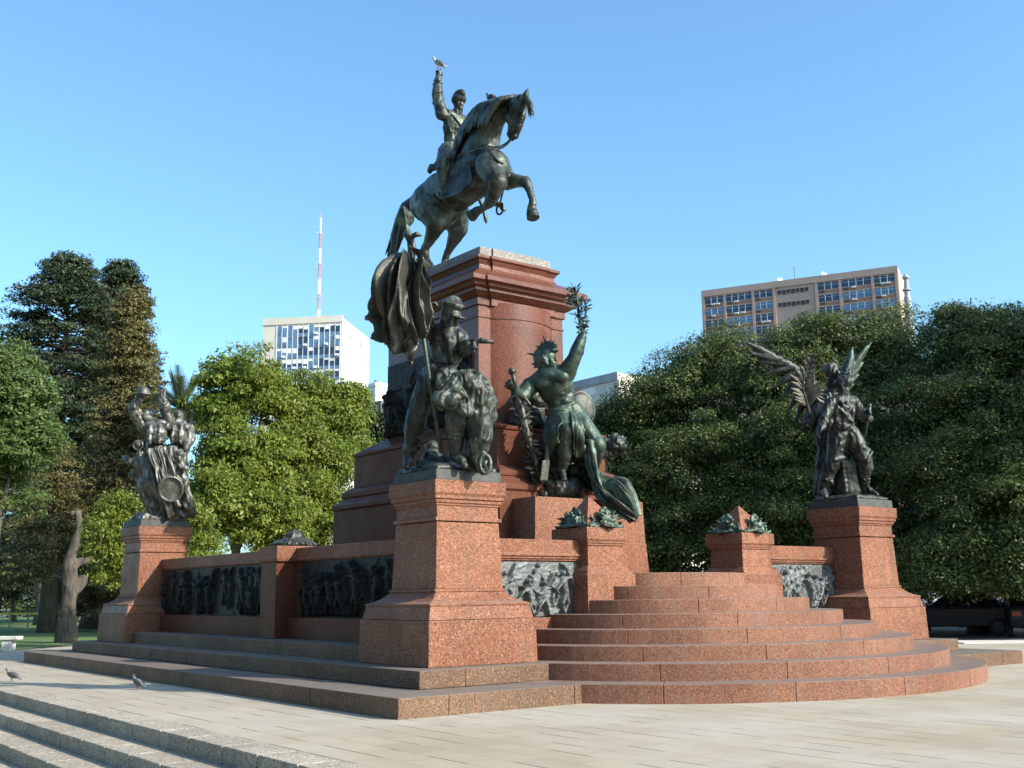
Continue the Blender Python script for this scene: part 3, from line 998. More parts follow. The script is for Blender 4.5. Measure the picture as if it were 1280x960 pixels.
# hind legs
leg([(540, 262), (545, 278), (541, 292), (534, 306)], [.46, .32, .21, .135], -.34)
leg([(532, 308), (530, 315), (534, 324), (539, 333), (541, 338)], [.125, .13, .085, .095, .10], -.34)
leg([(541, 338), (542, 344), (543, 352)], [.11, .15, .18], -.34)
leg([(568, 268), (572, 284), (569, 296), (563, 308)], [.44, .30, .20, .13], .34)
leg([(563, 309), (559, 316), (556, 324), (556, 330)], [.12, .11, .09, .10], .34)
leg([(556, 330), (556, 336), (557, 343)], [.11, .15, .18], .34)
q.ball(H(556, 268, 0), .42)
for k in range(14):   # veins and muscle ridges
    x, y = random.uniform(535, 610), random.uniform(215, 265)
for pts_, sd_ in (([(665, 256), (665, 262), (667, 273)], .30), ([(596, 265), (589, 270)], -.32)):
    pp = [H(x, y, sd_) for x, y in pts_]
    q.tube(pp, [.10]+[.125]*(len(pp)-2)+[.17], 14)
put('horse', crumple(remesh(q, .026, 1), .022, 3.2, 2, ridge=False), M_br, eq, smooth=True)
# mane, forelock, tail
q = MB()
rr = random.Random(4)
crest = catmull([H(589, 177, 0), H(594, 161, 0), H(602, 144, 0), H(612, 131, 0), H(626, 124, 0), H(646, 121, 0)], 30)
for i, c in enumerate(crest):
    for k in range(3):
        l = rr.uniform(.35, .85)
        p = c+Vector((-.06, 0, -.03))
        t = crest[max(i-4, 0)]-c
        t = t.normalized() if t.length > .01 else Vector((0, .5, -.8))
        s0 = p+Vector((-.12, rr.uniform(-.04, .04), -.05))
        q.chain([p, s0+t*.10*l, s0+Vector((-.24, .02, -.25*l))+t*.30*l, s0+Vector((-.33, .10, -.62*l))+t*.5*l, s0+Vector((-.36, .16, -.95*l))+t*.6*l], [.085, .075, .06, .045, .015], 7)
for k in range(13):
    a = rr.uniform(-.14, .14)
    q.chain([H(650, 120, a), H(659, 122+rr.uniform(-2, 2), a-.05), H(662+rr.uniform(-3, 4), 131, a-.08), H(663+rr.uniform(-4, 6), 142+rr.uniform(-6, 8), a-.1)], [.055, .05, .04, .012], 7)
put('mane', remesh(q, .022, 1), M_br, eq, smooth=True)
q = MB()
for k in range(34):
    a = rr.uniform(-.22, .22); j = rr.uniform(-4, 4); e = rr.uniform(-7, 6); sh = rr.random()
    q.chain([H(516, 250, a*.3), H(507+j*.3, 258, a*.7), H(502+j, 275, a), H(496+j*1.3, 296, a*1.2), H(488+e, 312+22*sh, a*1.3)], [.11, .13, .12, .09, .018], 8)
put('tail', remesh(q, .025, 1), M_brk, eq, smooth=True)
# saddle cloth, breast strap, rein
cl = [[H(549, 214, 0), H(543, 226, -.44), H(546, 246, -.67)], [H(560, 206, 0), H(556, 220, -.52), H(560, 246, -.72)], [H(574, 196, 0), H(572, 214, -.54), H(578, 240, -.72)], [H(588, 188, 0), H(588, 206, -.50), H(591, 226, -.66)]]
put('saddle_cloth', drape(cl, 2, .015, .04, 40, 30), M_brk, eq, smooth=True)
q = MB()
q.tube(catmull([H(588, 190, -.52), H(606, 186, -.50), H(622, 200, -.40), H(632, 207, -.05), H(634, 208, .3)], 16), .04, 8)
q.tube(catmull([H(641, 171, -.1), H(631, 180, -.12), H(618, 184, -.3), H(596, 178, -.25), H(586, 176, -.1)], 18), .022, 8)
q.tube(catmull([H(641, 171, .1), H(634, 180, .2), H(622, 186, .35), H(600, 180, .3), H(588, 176, .05)], 18), .022, 8)
q.tube(catmull([H(652, 126, -.17), H(645, 140, -.22), H(640, 166, -.15)], 10), .025, 8)
q.tube(catmull([H(653, 155, 0), H(647, 157, -.16), H(638, 158, -.12)], 8), .025, 8)
put('harness', q, M_br, eq, smooth=True)
# rider
q = MB()
s = 1.98
pel, che, nk = H(566, 190), H(568.5, 160), H(572, 143)
sl, sr = H(569, 148)+Vector((-.40, .04, .02)), H(569, 148)+Vector((.38, -.02, -.06))
torso(q, pel, che, nk, sl, sr, s)
q.ball(H(567, 170), (.27, .23, .36))
hd = H(573.5, 131)
head(q, hd, .37, Vector((-.25, -.95, -.05)))
q.cap(nk, hd+Vector((0, .03, -.12)), .115, .115)
el, wr = H(546.5, 121, -.46), H(547.5, 99, -.5)
limb(q, sl, el, wr, (.17, .135, .10), cloth=5)
q.cap(wr+Vector((0, 0, -.08)), wr, .105, .10)
hand(q, wr, Vector((0, -.05, 1)), Vector((-.8, .6, 0)), .34, .75, point=True)
e2, w2 = H(580, 170, .5), H(588, 176, .12)
limb(q, sr, e2, w2, (.145, .115, .085), cloth=4)
hand(q, w2, Vector((-.3, -.9, .0)), Vector((0, 0, 1)), .30, .8)
for sg, kn, an, to in ((-1, H(554.5, 203, -.66), H(552, 234, -.66), H(554, 243, -.74)), (1, H(583, 214, .66), H(617, 250, .66), H(630, 262, .72))):
    hp = pel+Vector((.20*sg, -.05, -.05))
    limb(q, hp, kn, an, (.25, .185, .115))
    foot(q, an, to, .42)
for k in range(9):    # coat tails
    t = k/8
    q.chain([H(560, 188, -.25+.5*t), H(551, 198, -.4+.8*t), H(543-2*t, 211, -.5+.95*t)], [.10, .09, .05], 8)
q.cap(H(540, 209, -.5), H(537, 214, -.5), .09, .075)
put('rider', crumple(remesh(q, .022, 1), .022, (7, 7, 4), 5), M_br, eq, smooth=True)
q = MB()
hc = hd+Vector((0, 0, .15))
q.ball(hc+Vector((0, 0, .0)), (.20, .235, .15))
q.ball(hc+Vector((-.02, -.03, .10)), (.12, .27, .16))
put('bicorne_hat', remesh(q, .02, 2), M_br, eq, smooth=True)
q = MB()
for p in (sl, sr):
    q = MB()
    q.ball(p+Vector((0, 0, .10)), (.16, .15, .06))
    for k in range(14):
        a = k/14*6.28
        q.cap(p+Vector((.14*math.cos(a), .13*math.sin(a), .09)), p+Vector((.17*math.cos(a), .16*math.sin(a), -.02)), .025, .02, 6)
    put('epaulette', q, M_brg, eq, smooth=True)
q = MB()
q.tube(catmull([sl+Vector((.05, -.15, .10)), che+Vector((-.02, -.27, .02)), H(573, 176, .2)+Vector((0, -.2, 0)), H(572, 184, .4)], 14), .035, 8)
put('sash', q, M_br, eq, smooth=True)
q = MB()
q.tube(catmull([H(590, 232, .75), H(603, 258, .85), H(608, 279, .9)], 12), [.05]*11+[.02], 8)
put('sabre', q, M_br, eq, smooth=True)
for an in (H(553, 240, -.68), H(625, 260, .70)):
    q = MB()
    ring = [an+Vector((.0, .15*math.cos(a), .15*math.sin(a)-.02)) for a in np.linspace(0, 2*math.pi, 17)]
    q.tube(ring, .028, 8, cap=False)
    q.tube([an+Vector((0, 0, .13)), an+Vector((.15, -.18, 1.0))], .025, 8)
    put('stirrup', q, M_br, eq, smooth=True)

# ---- soldier with the flag ----------------------------------------------
D = 18.1
def A(px, py, d=0.): return J(px, py, D+d)
g1 = root('flag_bearer_group', (FX, FY, 3.57), 'bronze soldier with a tall furled flag, a woman bowed over his knee', 'statue')
q = MB()
s = 1.85
hp_l, hp_r = A(541, 472, .12), A(559, 474, -.02)
pel, che, nk = A(550, 468), A(559, 433, -.02), A(558, 412)
sl, sr = A(541, 415, .12), A(574, 424, .02)
torso(q, pel, che, nk, sl, sr, s)
hdc = A(561.5, 399, -.05)
fdir = (RT*.75-FW*.62-UPV*.22)
P = head(q, hdc, .40, fdir, beard=True)
q.cap(nk, hdc-UPV*.1, .12, .12)
limb(q, sl, A(533, 409, .05), A(535, 390, -.15), (.15, .125, .09), cloth=8)
hand(q, A(535, 391, -.15), (UPV*.9+RT*.35), FW*-1, .33, .9)
limb(q, sr, A(579, 437, -.25), A(585, 431, -.42), (.15, .12, .09), cloth=8)
hand(q, A(584, 432, -.42), (RT*.9-FW*.3), UPV, .31, .9)
limb(q, hp_l, A(522, 517, .1), A(510.5, 570, .18), (.235, .165, .10), cloth=6)
foot(q, A(510.5, 572, .18), A(508, 584, -.12), .42)
limb(q, hp_r, A(572, 513, -.40), A(569, 563, -.30), (.24, .175, .105), cloth=6)
foot(q, A(569, 565, -.30), A(581, 582.5, -.52), .45)
q.cap(A(573, 516, -.40), A(570, 522, -.40), .175, .18)
# coat skirts
for k in range(10):
    t = k/9
    q.chain([A(541+16*t, 460, -.2+.1*t), A(534+20*t, 478, -.2), A(529+17*t, 494+4*math.sin(k), -.12)], [.075, .06, .02], 8)
for k in range(9):    # lapels and creases on the chest
    t = k/8
    q.cap(A(546+26*t, 424, -.18), A(549+16*t, 452, -.22), .035, .03, 8)
q.chain([A(552, 414, -.12), A(562, 426, -.26), A(563, 450, -.26)], [.05, .05, .04], 8); q.chain([A(567, 414, -.14), A(566, 428, -.26), A(564, 450, -.26)], [.05, .05, .04], 8)
for k in range(5):    # sash
    q.chain([A(538, 459+2.4*k, .1), A(550, 462+2.4*k, -.24), A(566, 459+2.4*k, -.12)], [.05, .055, .05], 8)
put('soldier', crumple(remesh(q, .018, 0), .022, (8, 8, 4), 3, zr=(3.5, 5.95)), M_brk, g1, smooth=True)
# cap with a visor
q = MB()
f2 = Vector(fdir).normalized(); s2 = f2.cross(UPV).normalized(); u2 = s2.cross(f2)
Rm = Matrix((s2, f2, u2)).transposed()
c0 = hdc+u2*.12
q.ball(c0+u2*.0, (.16, .185, .09), Rm); q.ball(c0+u2*.12+f2*.01, (.185, .205, .085), Rm)
q.cap(c0+u2*.02, c0+u2*.10, .16, .175)
q.ball(c0+f2*.19-u2*.05, (.14, .11, .026), Rm)
put('peaked_cap', crumple(remesh(q, .016, 1), .012, 9, 2), M_br, g1, smooth=True)
# the pistol
q = MB()
q.tube([A(587, 428, -.45), A(597, 426, -.5), A(617, 427.5, -.58)], [.05, .045, .032], 10)
q.tube([A(590, 430, -.45), A(583, 438, -.42)], [.045, .05], 8)
q.ball(A(602, 425.5, -.52), .05)
put('pistol', q, M_br, g1, smooth=True)
# flagpole with a leaf-shaped spearhead
q = MB()
fp = [A(551.5, 566, -.30), A(539, 488, -.36), A(529, 420, -.30), A(519, 340, -.12), A(511, 300, .0)]
q.tube(fp, .033, 10)
put('flagpole', q, M_brg, g1, smooth=True)
q = MB()
tip = A(504.5, 258, .02); b0 = A(509, 288, 0)
for k in range(9):
    t = k/8
    pass
prof = [(0, .03), (.12, .05), (.3, .13), (.5, .15), (.72, .10), (.9, .04), (1, .006)]
ax = (tip-b0).normalized(); sd2 = ax.cross(FW).normalized()
v = []; f = []
for t, wd in prof:
    c = b0.lerp(tip, t)
    v += [c-sd2*wd, c-FW*.035, c+sd2*wd, c+FW*.035]
for i in range(len(prof)-1):
    for k in range(4):
        a, b = i*4+k, i*4+(k+1) % 4
        f.append((a, b, b+4, a+4))
f += [(0, 1, 2, 3), tuple(4*(len(prof)-1)+k for k in (3, 2, 1, 0))]
q.add(v, f)
q.ball(A(510, 293, 0), .08); q.tube([A(511, 300, 0), b0], .05, 8)
put('spearhead', q, M_brg, g1, smooth=False)
q = MB()
for k in range(8):
    a = k/8*6.28
    q.cap(A(512, 297, 0), A(512+4*math.cos(a), 297+3*math.sin(a), .1*math.sin(a)), .045, .025, 8)
q.chain([A(514, 297), A(520, 293, -.1), A(526, 294, -.1)], [.035, .05, .03], 8)
q.chain([A(514, 299), A(517, 310), A(516, 324, .1)], [.05, .055, .04], 8); q.chain([A(511, 300), A(513, 312, .1), A(511, 326, .1)], [.04, .05, .04], 8)
put('ribbon_bow', remesh(q, .02, 1), M_br, g1, smooth=True)
# flag: layered folds falling from the pole
q1 = drape([[A(527, 322, -.12), A(531, 350, -.30), A(533, 385, -.30), A(528, 418, -.30)],
            [A(522, 322, -.05), A(518, 345, -.40), A(519, 388, -.45), A(517, 425, -.35)],
            [A(516, 326, .02), A(502, 345, -.42), A(503, 392, -.48), A(505, 440, -.35)],
            [A(508, 331, .10), A(489, 346, -.34), A(488, 395, -.30), A(494, 432, -.20)],
            [A(497, 336, .20), A(474, 362, -.05), A(470, 392, -.02), A(476, 412, .05)]], 8, .17, .035, 120, 70, seed=3, taper=False)
q2 = drape([[A(527, 322, .0), A(537, 345, .05), A(537, 368, .05), A(528, 405, .0)], [A(514, 326, .1), A(512, 350, .25), A(510, 390, .25), A(512, 432, .1)],
            [A(497, 335, .25), A(480, 352, .30), A(474, 390, .30), A(484, 424, .2)], [A(494, 337, .2), A(472, 360, .10), A(468, 386, .1), A(476, 418, .1)]], 5, .13, .035, 90, 50, seed=9, taper=False)
v1, v2 = np.concatenate(q1.v), np.concatenate(q2.v)
q = MB().add(v1, q1.f).add(v2, q2.f)
q3 = drape([[A(523, 405, -.32), A(512, 420, -.36), A(500, 430, -.28)], [A(526, 412, -.32), A(514, 428, -.45), A(503, 436, -.3)], [A(524, 424, -.30), A(518, 440, -.40), A(508, 452, -.3)], [A(521, 430, -.3), A(515, 450, -.34), A(513, 460, -.3)]], 4, .07, .035, 50, 30, seed=5, taper=False)
q.add(np.concatenate(q3.v), q3.f)
put('flag', q, M_brflag, g1, smooth=True)
# bowed woman
q = MB()
for k in range(26):   # back, sleeves and skirt as bundled folds
    t = k/25
q.chain([A(562, 492, -.50), A(577, 480, -.40), A(590, 484, -.35), A(599, 500, -.32), A(603, 520, -.28)], [.16, .24, .28, .27, .22], 14)
head(q, A(556, 478, -.42), .36, (-RT*.75-UPV*.5-FW*.3), UPV, hair=26)
q.chain([A(578, 490, -.50), A(563, 500, -.62), A(550, 499, -.60)], [.15, .15, .12], 12)
q.chain([A(588, 500, -.52), A(583, 514, -.62), A(574, 507, -.62)], [.12, .10, .08])
for k in range(10):
    t = k/9
    q.chain([A(545+20*t, 492+2*t, -.62), A(552+18*t, 503, -.70), A(548+20*t, 511, -.60)], [.03, .045, .03], 7)
rr = random.Random(8)
for k in range(34):
    x0 = rr.uniform(588, 605); x1 = rr.uniform(588, 602)
    q.chain([A(x0, rr.uniform(500, 515), rr.uniform(-.5, -.2)), A((x0+x1)/2+rr.uniform(-4, 4), 535, rr.uniform(-.4, -.05)), A(x1, rr.uniform(555, 568), rr.uniform(-.35, .0)), A(x1+rr.uniform(-4, 3), 584, rr.uniform(-.3, -.05))], [.07, .085, .08, .05], 8)
q.chain([A(597, 515, -.4), A(602, 545, -.40), A(595, 575, -.35), A(600, 585, -.4)], [.2, .18, .12, .1])
q.cap(A(586, 545, -.3), A(606, 540, -.35), .06, .06, 8)
for k in range(16):   # bodice creases
    t = k/15
    q.cap(A(572+30*t, 476+10*t*t, -.58), A(576+26*t, 500+6*t, -.62), .03, .02, 7)
put('bowed_woman', crumple(remesh(q, .018, 0), .05, (6.5, 6.5, 3), 8), M_br, g1, smooth=True)
q = MB()
wc = A(606.5, 580, -.50)
q.tube([wc+RT*.085*math.cos(a)+UPV*.15*math.sin(a) for a in np.linspace(0, 2*math.pi, 21)], .032, 8, cap=False)
q.tube([wc-RT*.02-UPV*.05, wc+RT*.02+UPV*.06], .03, 8)
q.tube([A(600, 560, -.4), wc+UPV*.14], .04, 8)
put('iron_ring', q, M_br, g1, smooth=True)
q = MB()              # ground lump, fallen pack behind
for x, y, d, r in ((528, 580, .2, .10), (540, 574, .35, .15), (549, 579, .2, .11), (557, 577, .1, .12), (541, 560, .55, .12), (540, 583, -.05, .08), (560, 583, -.2, .07)):
    q.ball(A(x, y, d), (r*1.3, r*1.1, r))
q.add(*(lambda m: (np.concatenate(m.v), m.f))(MB().loft([(FX, FY, .60, .60, 3.565), (FX, FY, .58, .58, 3.64), (FX, FY, .4, .4, 3.70)])))
put('ground_rock', crumple(remesh(q, .025, 1), .03, 5, 2), M_brk, g1, smooth=True)

# ---- seated warrior with the laurel -------------------------------------
D = 24.35
g2 = root('seated_warrior', (XC, 18.3, 3.58), 'green bronze helmeted warrior seated below the column, raising a laurel branch', 'statue')
q = MB()
s = 2.3
pel, che, nk = A(709, 518, .0), A(694, 483, -.05), A(688, 464, -.05)
sl, sr = A(663, 482, .05), A(707, 468, -.12)
torso(q, pel, che, nk, sl, sr, s, bare=True)
q.ball(A(701, 502, -.0), (.30, .24, .34))
hdc = A(686, 451, -.12)
fdir = RT*.72-FW*.55+UPV*.35
head(q, hdc, .42, fdir, (UPV-RT*.1))
q.cap(A(688, 466, -.05), A(686, 456, -.08), .15, .14)
limb(q, sr, A(718.5, 447, -.25), A(728, 420, -.25), (.20, .155, .10))
hand(q, A(728, 419, -.25), UPV*.95+RT*.1, RT*.6-FW*.8, .36, .7)
limb(q, sl, A(648, 500, -.2), A(643, 484, -.45), (.20, .15, .10))
hand(q, A(643, 485, -.45), UPV*.5-RT*.5-FW*.4, UPV*.3+RT*.7, .34, .95)
hl_, hr_ = A(702, 522, -.15), A(718, 522, -.05)
limb(q, hl_, A(709, 537, -.75), A(702, 585, -.55), (.29, .215, .125))
q.ball(A(709, 537, -.78), .19)
foot(q, A(702, 588, -.55), A(706, 599, -.85), .44, boot=False)
limb(q, hr_, A(747, 556, -.45), A(742, 586, -.05), (.26, .185, .11))
q.ball(A(747, 556, -.47), .185)
foot(q, A(742, 588, -.05), A(748, 598, -.3), .42, boot=False)
put('warrior', crumple(remesh(q, .02, 1), .02, 4, 4, ridge=False), M_brg, g2, smooth=True)
q = MB()              # crested helmet with a visor
f2 = Vector(fdir).normalized(); s2 = f2.cross(UPV).normalized(); u2 = s2.cross(f2)
Rm = Matrix((s2, f2, u2)).transposed()
hc = hdc+u2*.09-f2*.02
q.ball(hc, (.175, .215, .19), Rm)
q.ball(hc+f2*.21+u2*.06, (.12, .10, .03), Rm)
q.chain([hc-f2*.15-u2*.05, hc-f2*.24-u2*.18, hc-f2*.26-u2*.30], [.10, .07, .05], 8)
for sg in (-1, 1): q.chain([hc+s2*.16*sg-u2*.05, hc+s2*.16*sg-u2*.2+f2*.05], [.07, .05], 8)
for k in range(15):   # a fan of spines: a winged crest
    t = k/14
    a = rad(-60+165*t)
    d_ = u2*math.cos(a)-f2*math.sin(a)
    q.chain([hc+d_*.17, hc+d_*.32, hc+d_*(.34+.16*rr.random())+s2*.12*math.sin(k*2.)], [.055, .045, .015], 7)
put('crested_helmet', remesh(q, .02, 1), M_brg, g2, smooth=True)
def leafy(q, pts, n, L, wd, rnd, spread=1.0):
    pts = catmull(pts, 24)
    for i in range(n):
        t = rnd.random()
        c = pts[int(t*23)]
        a = Vector((rnd.gauss(0, 1), rnd.gauss(0, 1), rnd.gauss(.5, .8))).normalized()
        l = L*rnd.uniform(.7, 1.2)
        o = a.orthogonal().normalized()
        b = c+a*l*.25*spread
        m = b+a*l*.5; e = b+a*l
        q.add([b, m+o*wd, m+a.cross(o)*.012, m-o*wd, e], [(0, 1, 2), (0, 2, 3), (1, 4, 2), (2, 4, 3)])
        q.add([b, m+o*wd, m-a.cross(o)*.012, m-o*wd, e], [(0, 2, 1), (0, 3, 2), (1, 2, 4), (2, 3, 4)])
        if spread > .5: q.tube([c, b], .014, 5)
q = MB()
rr = random.Random(3)
br = [A(729, 416, -.3), A(724, 398, -.3), A(722, 378, -.3), A(717, 358, -.3)]
q.tube(catmull(br, 12), [.04-.002*k for k in range(12)], 8)
q.tube(catmull([A(727, 405, -.3), A(732, 392, -.35), A(731, 376, -.35)], 8), .022, 6)
q.tube(catmull([A(722, 385, -.3), A(712, 378, -.2), A(709, 368, -.2)], 6), .02, 6)
leafy(q, br, 80, .18, .042, rr, .8)
leafy(q, [A(727, 405, -.3), A(732, 392, -.35), A(732, 372, -.35)], 34, .17, .042, rr, .8)
leafy(q, [A(721, 380, -.3), A(713, 376, -.25), A(716, 362, -.25)], 24, .16, .04, rr, .8)
put('laurel_branch', q, M_brg, g2)
q = MB()              # sheathed sword wound with leaves
sp = [A(640, 464, -.5), A(645, 486, -.5), A(650, 505, -.55), A(660, 548, -.62), A(677, 605, -.6)]
q.tube([sp[0], sp[1]], .05, 10); q.ball(sp[0], .085)
q.chain([A(634, 503, -.5), A(640, 497, -.52), A(648, 494, -.55), A(655, 497, -.6), A(662, 505, -.65)], [.03, .05, .06, .05, .03], 8)
q.tube(sp[1:], [.06, .095, .085, .05], 10)
put('sword', q, M_brflag, g2, smooth=True)
q = MB()
leafy(q, sp[2:], 110, .22, .055, rr, .6)
q2 = drape([[A(641, 505, -.45), A(648, 530, -.5), A(660, 552, -.5)], [A(651, 505, -.6), A(657, 528, -.62), A(664, 548, -.55)]], 2, .05, .025, 16, 24, seed=2)
q.add(np.concatenate(q2.v), q2.f)
put('leaf_garland', q, M_brflag, g2)
lc = drape([[A(685, 516, -.10), A(678, 545, -.40), A(671, 575, -.30)], [A(694, 515, -.30), A(688, 540, -.72), A(683, 576, -.5)], [A(702, 514, -.38), A(699, 527, -.98), A(694, 553, -.95)]], 5, .08, .03, 60, 46, seed=12)
l2 = drape([[A(711, 514, -.40), A(717, 527, -1.0), A(716, 560, -.85)], [A(718, 516, -.32), A(724, 534, -.80), A(722, 573, -.6)], [A(724, 520, -.15), A(732, 540, -.5), A(727, 566, -.4)]], 4, .07, .03, 50, 46, seed=14)
lc.add(np.concatenate(l2.v), l2.f)
for k in range(4): lc.tube(catmull([A(683, 513+1.5*k, .0), A(694, 513+2*k, -.40), A(708, 513+2*k, -.46), A(725, 518+1.2*k, -.1)], 12), .045, 7)
put('loincloth', lc, M_brg, g2, smooth=True)
q = MB()              # seat rock and foot rock
for x, y, d, r in ((705, 612, -.35, .32), (690, 614, -.1, .34), (675, 612, .0, .28), (716, 612, -.2, .28), (700, 570, .35, .45), (715, 560, .45, .55), (690, 590, .35, .45), (725, 590, .35, .42), (740, 605, .1, .22), (660, 600, .35, .45), (655, 560, .6, .45), (660, 525, .75, .45), (668, 500, .75, .35)):
    q.ball(A(x, y, d), (r*rr.uniform(.9, 1.15), r*rr.uniform(.8, 1.1), r*rr.uniform(.7, .95)))
for k in range(60):
    x, y = rr.uniform(660, 720), rr.uniform(600, 620)
    q.ball(A(x, y, -.45+rr.uniform(-.05, .15)), rr.uniform(.05, .10), seg=8, rings=6)
put('rock_seat', crumple(remesh(q, .028, 0), .05, 4, 3), M_brk, g2, smooth=True)
q = MB()              # round shield behind the hip
c = A(728, 510, .35)
Rm = axes(RT*.85+FW*.4+UPV*.1, UPV)
q.ball(c, (.34, .06, .42), Rm, 26, 14)
q.ball(c+FW*-.05, (.29, .08, .36), Rm, 26, 14)
put('shield', q, M_brk, g2, smooth=True)
q = MB()              # beast head beside the knee
c = A(770, 555, -.1)
q.chain([A(748, 566, .1), A(757, 562, .0), A(766, 556, -.1)], [.20, .19, .17])
q.ball(c, (.20, .2, .17)); q.chain([A(772, 556, -.15), A(778, 560, -.22), A(782, 558, -.25)], [.12, .085, .05])
q.chain([A(772, 562, -.12), A(777, 566, -.15), A(780, 566, -.18)], [.08, .06, .035])
for k in range(14):
    a = rr.uniform(0, 6.28)
    q.chain([c+Vector((0, 0, .08)), c+RT*.22*math.cos(a)+UPV*(.10+.14*abs(math.sin(a)))], [.06, .02], 7)
for k in range(8): q.cap(A(757+2*k, 548+1.0*k*.3, -.15), A(755+2*k, 570, -.2), .03, .02, 7)
put('beast_head', crumple(remesh(q, .02, 0), .03, 8, 3), M_brk, g2, smooth=True)
# big cloth falling to the right over the pier
dr = drape([[A(732, 550, -.35), A(734, 585, -.55), A(740, 615, -.75), A(760, 640, -1.0), A(790, 651, -1.0)],
            [A(738, 552, -.55), A(742, 590, -.8), A(752, 615, -1.0), A(772, 635, -1.2), A(797, 650, -1.1)],
            [A(742, 575, -.45), A(752, 600, -.75), A(766, 612, -.95), A(782, 628, -1.1), A(796, 648, -1.05)],
            [A(744, 582, -.2), A(760, 597, -.5), A(774, 604, -.7), A(786, 618, -.85), A(796, 645, -.95)],
            [A(748, 582, .1), A(764, 596, -.1), A(778, 604, -.3), A(790, 620, -.5), A(797, 646, -.8)]], 6, .13, .035, 120, 70, seed=21, taper=False)
put('falling_drapery', dr, M_brg, g2, smooth=True)
q = MB()
dl = drape([[A(732, 548, -.25), A(733, 575, -.35), A(737, 600, -.4)], [A(740, 548, -.5), A(740, 575, -.65), A(746, 600, -.65)], [A(746, 560, -.1), A(748, 580, -.1), A(752, 600, -.2)]], 3, .05, .03, 40, 30, seed=4)
put('hanging_fold', dl, M_brg, g2, smooth=True)
bd = MB()
bx = A(681, 588, -.75)
bd.obb(bx, RT*.085+FW*.03, FW*.05, (UPV*.22+RT*.03))
bd.obb(bx+UPV*.32+RT*.05, RT*.05, FW*.04, (UPV*.25+RT*.02))
put('broken_column', bd, M_brflag, g2, bevel=.02)

# ---- soldier and winged figure ------------------------------------------
D = 24.95
g3 = root('winged_victory_group', (FX+DX, FY, 3.57), 'dark bronze soldier striding away with a winged figure holding a palm frond behind him', 'statue')
q = MB()
s = 1.62
pel, che, nk = A(1054, 540), A(1055, 511, .02), A(1055, 493)
sl, sr = A(1040, 503, -.05), A(1067, 503, .12)
torso(q, pel, che, nk, sl, sr, s)
q.ball(A(1055, 524), (.25, .21, .3))
hdc = A(1055, 482, .05)
head(q, hdc, .37, RT*.55+FW*.75+UPV*.1)
q.ball(hdc+UPV*.08, (.17, .19, .16))
q.cap(hdc+UPV*.02+RT*.16+FW*.1, hdc+UPV*.02-RT*.16+FW*.1, .06, .06)
q.cap(nk, hdc-UPV*.1, .12, .12)
limb(q, sl, A(1032, 521, -.15), A(1027, 534, -.35), (.15, .125, .09), cloth=7)
hand(q, A(1027, 533, -.35), -UPV*.7-RT*.6, FW, .33, .5)
limb(q, sr, A(1076, 519, .25), A(1086, 523, .1), (.145, .12, .09), cloth=6)
hand(q, A(1085, 523, .1), RT*.3+UPV*.8, FW, .31, .9)
limb(q, A(1048, 543), A(1042, 573, -.1), A(1029, 610, .0), (.24, .17, .105), cloth=6)
foot(q, A(1029, 611, .0), A(1032, 621, -.5), .44)
limb(q, A(1061, 543), A(1081, 574, -.05), A(1080, 607, .1), (.24, .175, .105), cloth=7)
foot(q, A(1080, 608, .1), A(1096, 618, -.1), .45)
for k in range(3): q.chain([A(1043, 530+1.5*k, -.15), A(1055, 532+1.5*k, -.23), A(1067, 530+1.5*k, -.08)], [.045, .05, .045], 8)
q.chain([A(1042, 504, -.15), A(1054, 516, -.24), A(1066, 531, -.12)], [.04, .045, .04], 8)
q.chain([A(1064, 503, -.05), A(1066, 515, -.15), A(1064, 530, -.12)], [.04, .045, .04], 8)
rr = random.Random(12)
for k in range(12): q.cap(A(rr.uniform(1043, 1066), rr.uniform(502, 528), -.2), A(rr.uniform(1043, 1066), rr.uniform(508, 534), -.2), .04, .02, 7)
for k in range(7): q.cap(A(1045+3*k, 536, -.15), A(1043+3.2*k, 552, -.15), .045, .025, 7)
put('soldier', crumple(remesh(q, .02, 0), .022, (8, 8, 4), 13), M_brk, g3, smooth=True)
q = MB()
q.tube([A(1087, 507, .05), A(1086, 520, .05), A(1079, 556, .15)], [.045, .03, .022], 8)
q.ball(A(1087, 507, .05), .05)
put('sabre', q, M_br, g3, smooth=True)
q = MB()              # stump wound with chain between the legs
q.chain([A(1060, 612, .2), A(1060, 590, .2), A(1056, 572, .2)], [.30, .24, .16])
for k in range(4):
    for j in range(7): q.ball(A(1053+5*k+j*.7, 577+6*j, -.05+.02*k), (.05, .05, .075), seg=8, rings=6)
put('chained_stump', remesh(q, .02, 1), M_br, g3, smooth=True)
q = MB().loft([(FX+DX, FY, .60, .60, 3.565), (FX+DX, FY, .59, .59, 3.63), (FX+DX, FY, .45, .45, 3.68)])
put('ground_rock', crumple(remesh(q, .03, 1), .03, 5, 6), M_brk, g3, smooth=True)
q = MB()              # winged figure behind
pel, che, nk = A(1033, 540, .75), A(1037, 506, .65), A(1040, 486, .6)
torso(q, pel, che, nk, A(1026, 500, .6), A(1052, 497, .75), 1.55)
hd2 = A(1041, 465, .45)
head(q, hd2, .42, RT*.35-FW*.85+UPV*.15, hair=34)
q.cap(nk, hd2-UPV*.1, .10, .10)
limb(q, A(1026, 500, .6), A(1017, 514, .3), A(1012, 527, .1), (.13, .105, .075))
hand(q, A(1013, 525, .1), -RT*.7-UPV*.2, FW, .30, .7)
limb(q, A(1052, 497, .75), A(1056, 484, .6), A(1060, 470, .5), (.13, .10, .075))
hand(q, A(1060, 471, .5), UPV, RT, .30, .6)
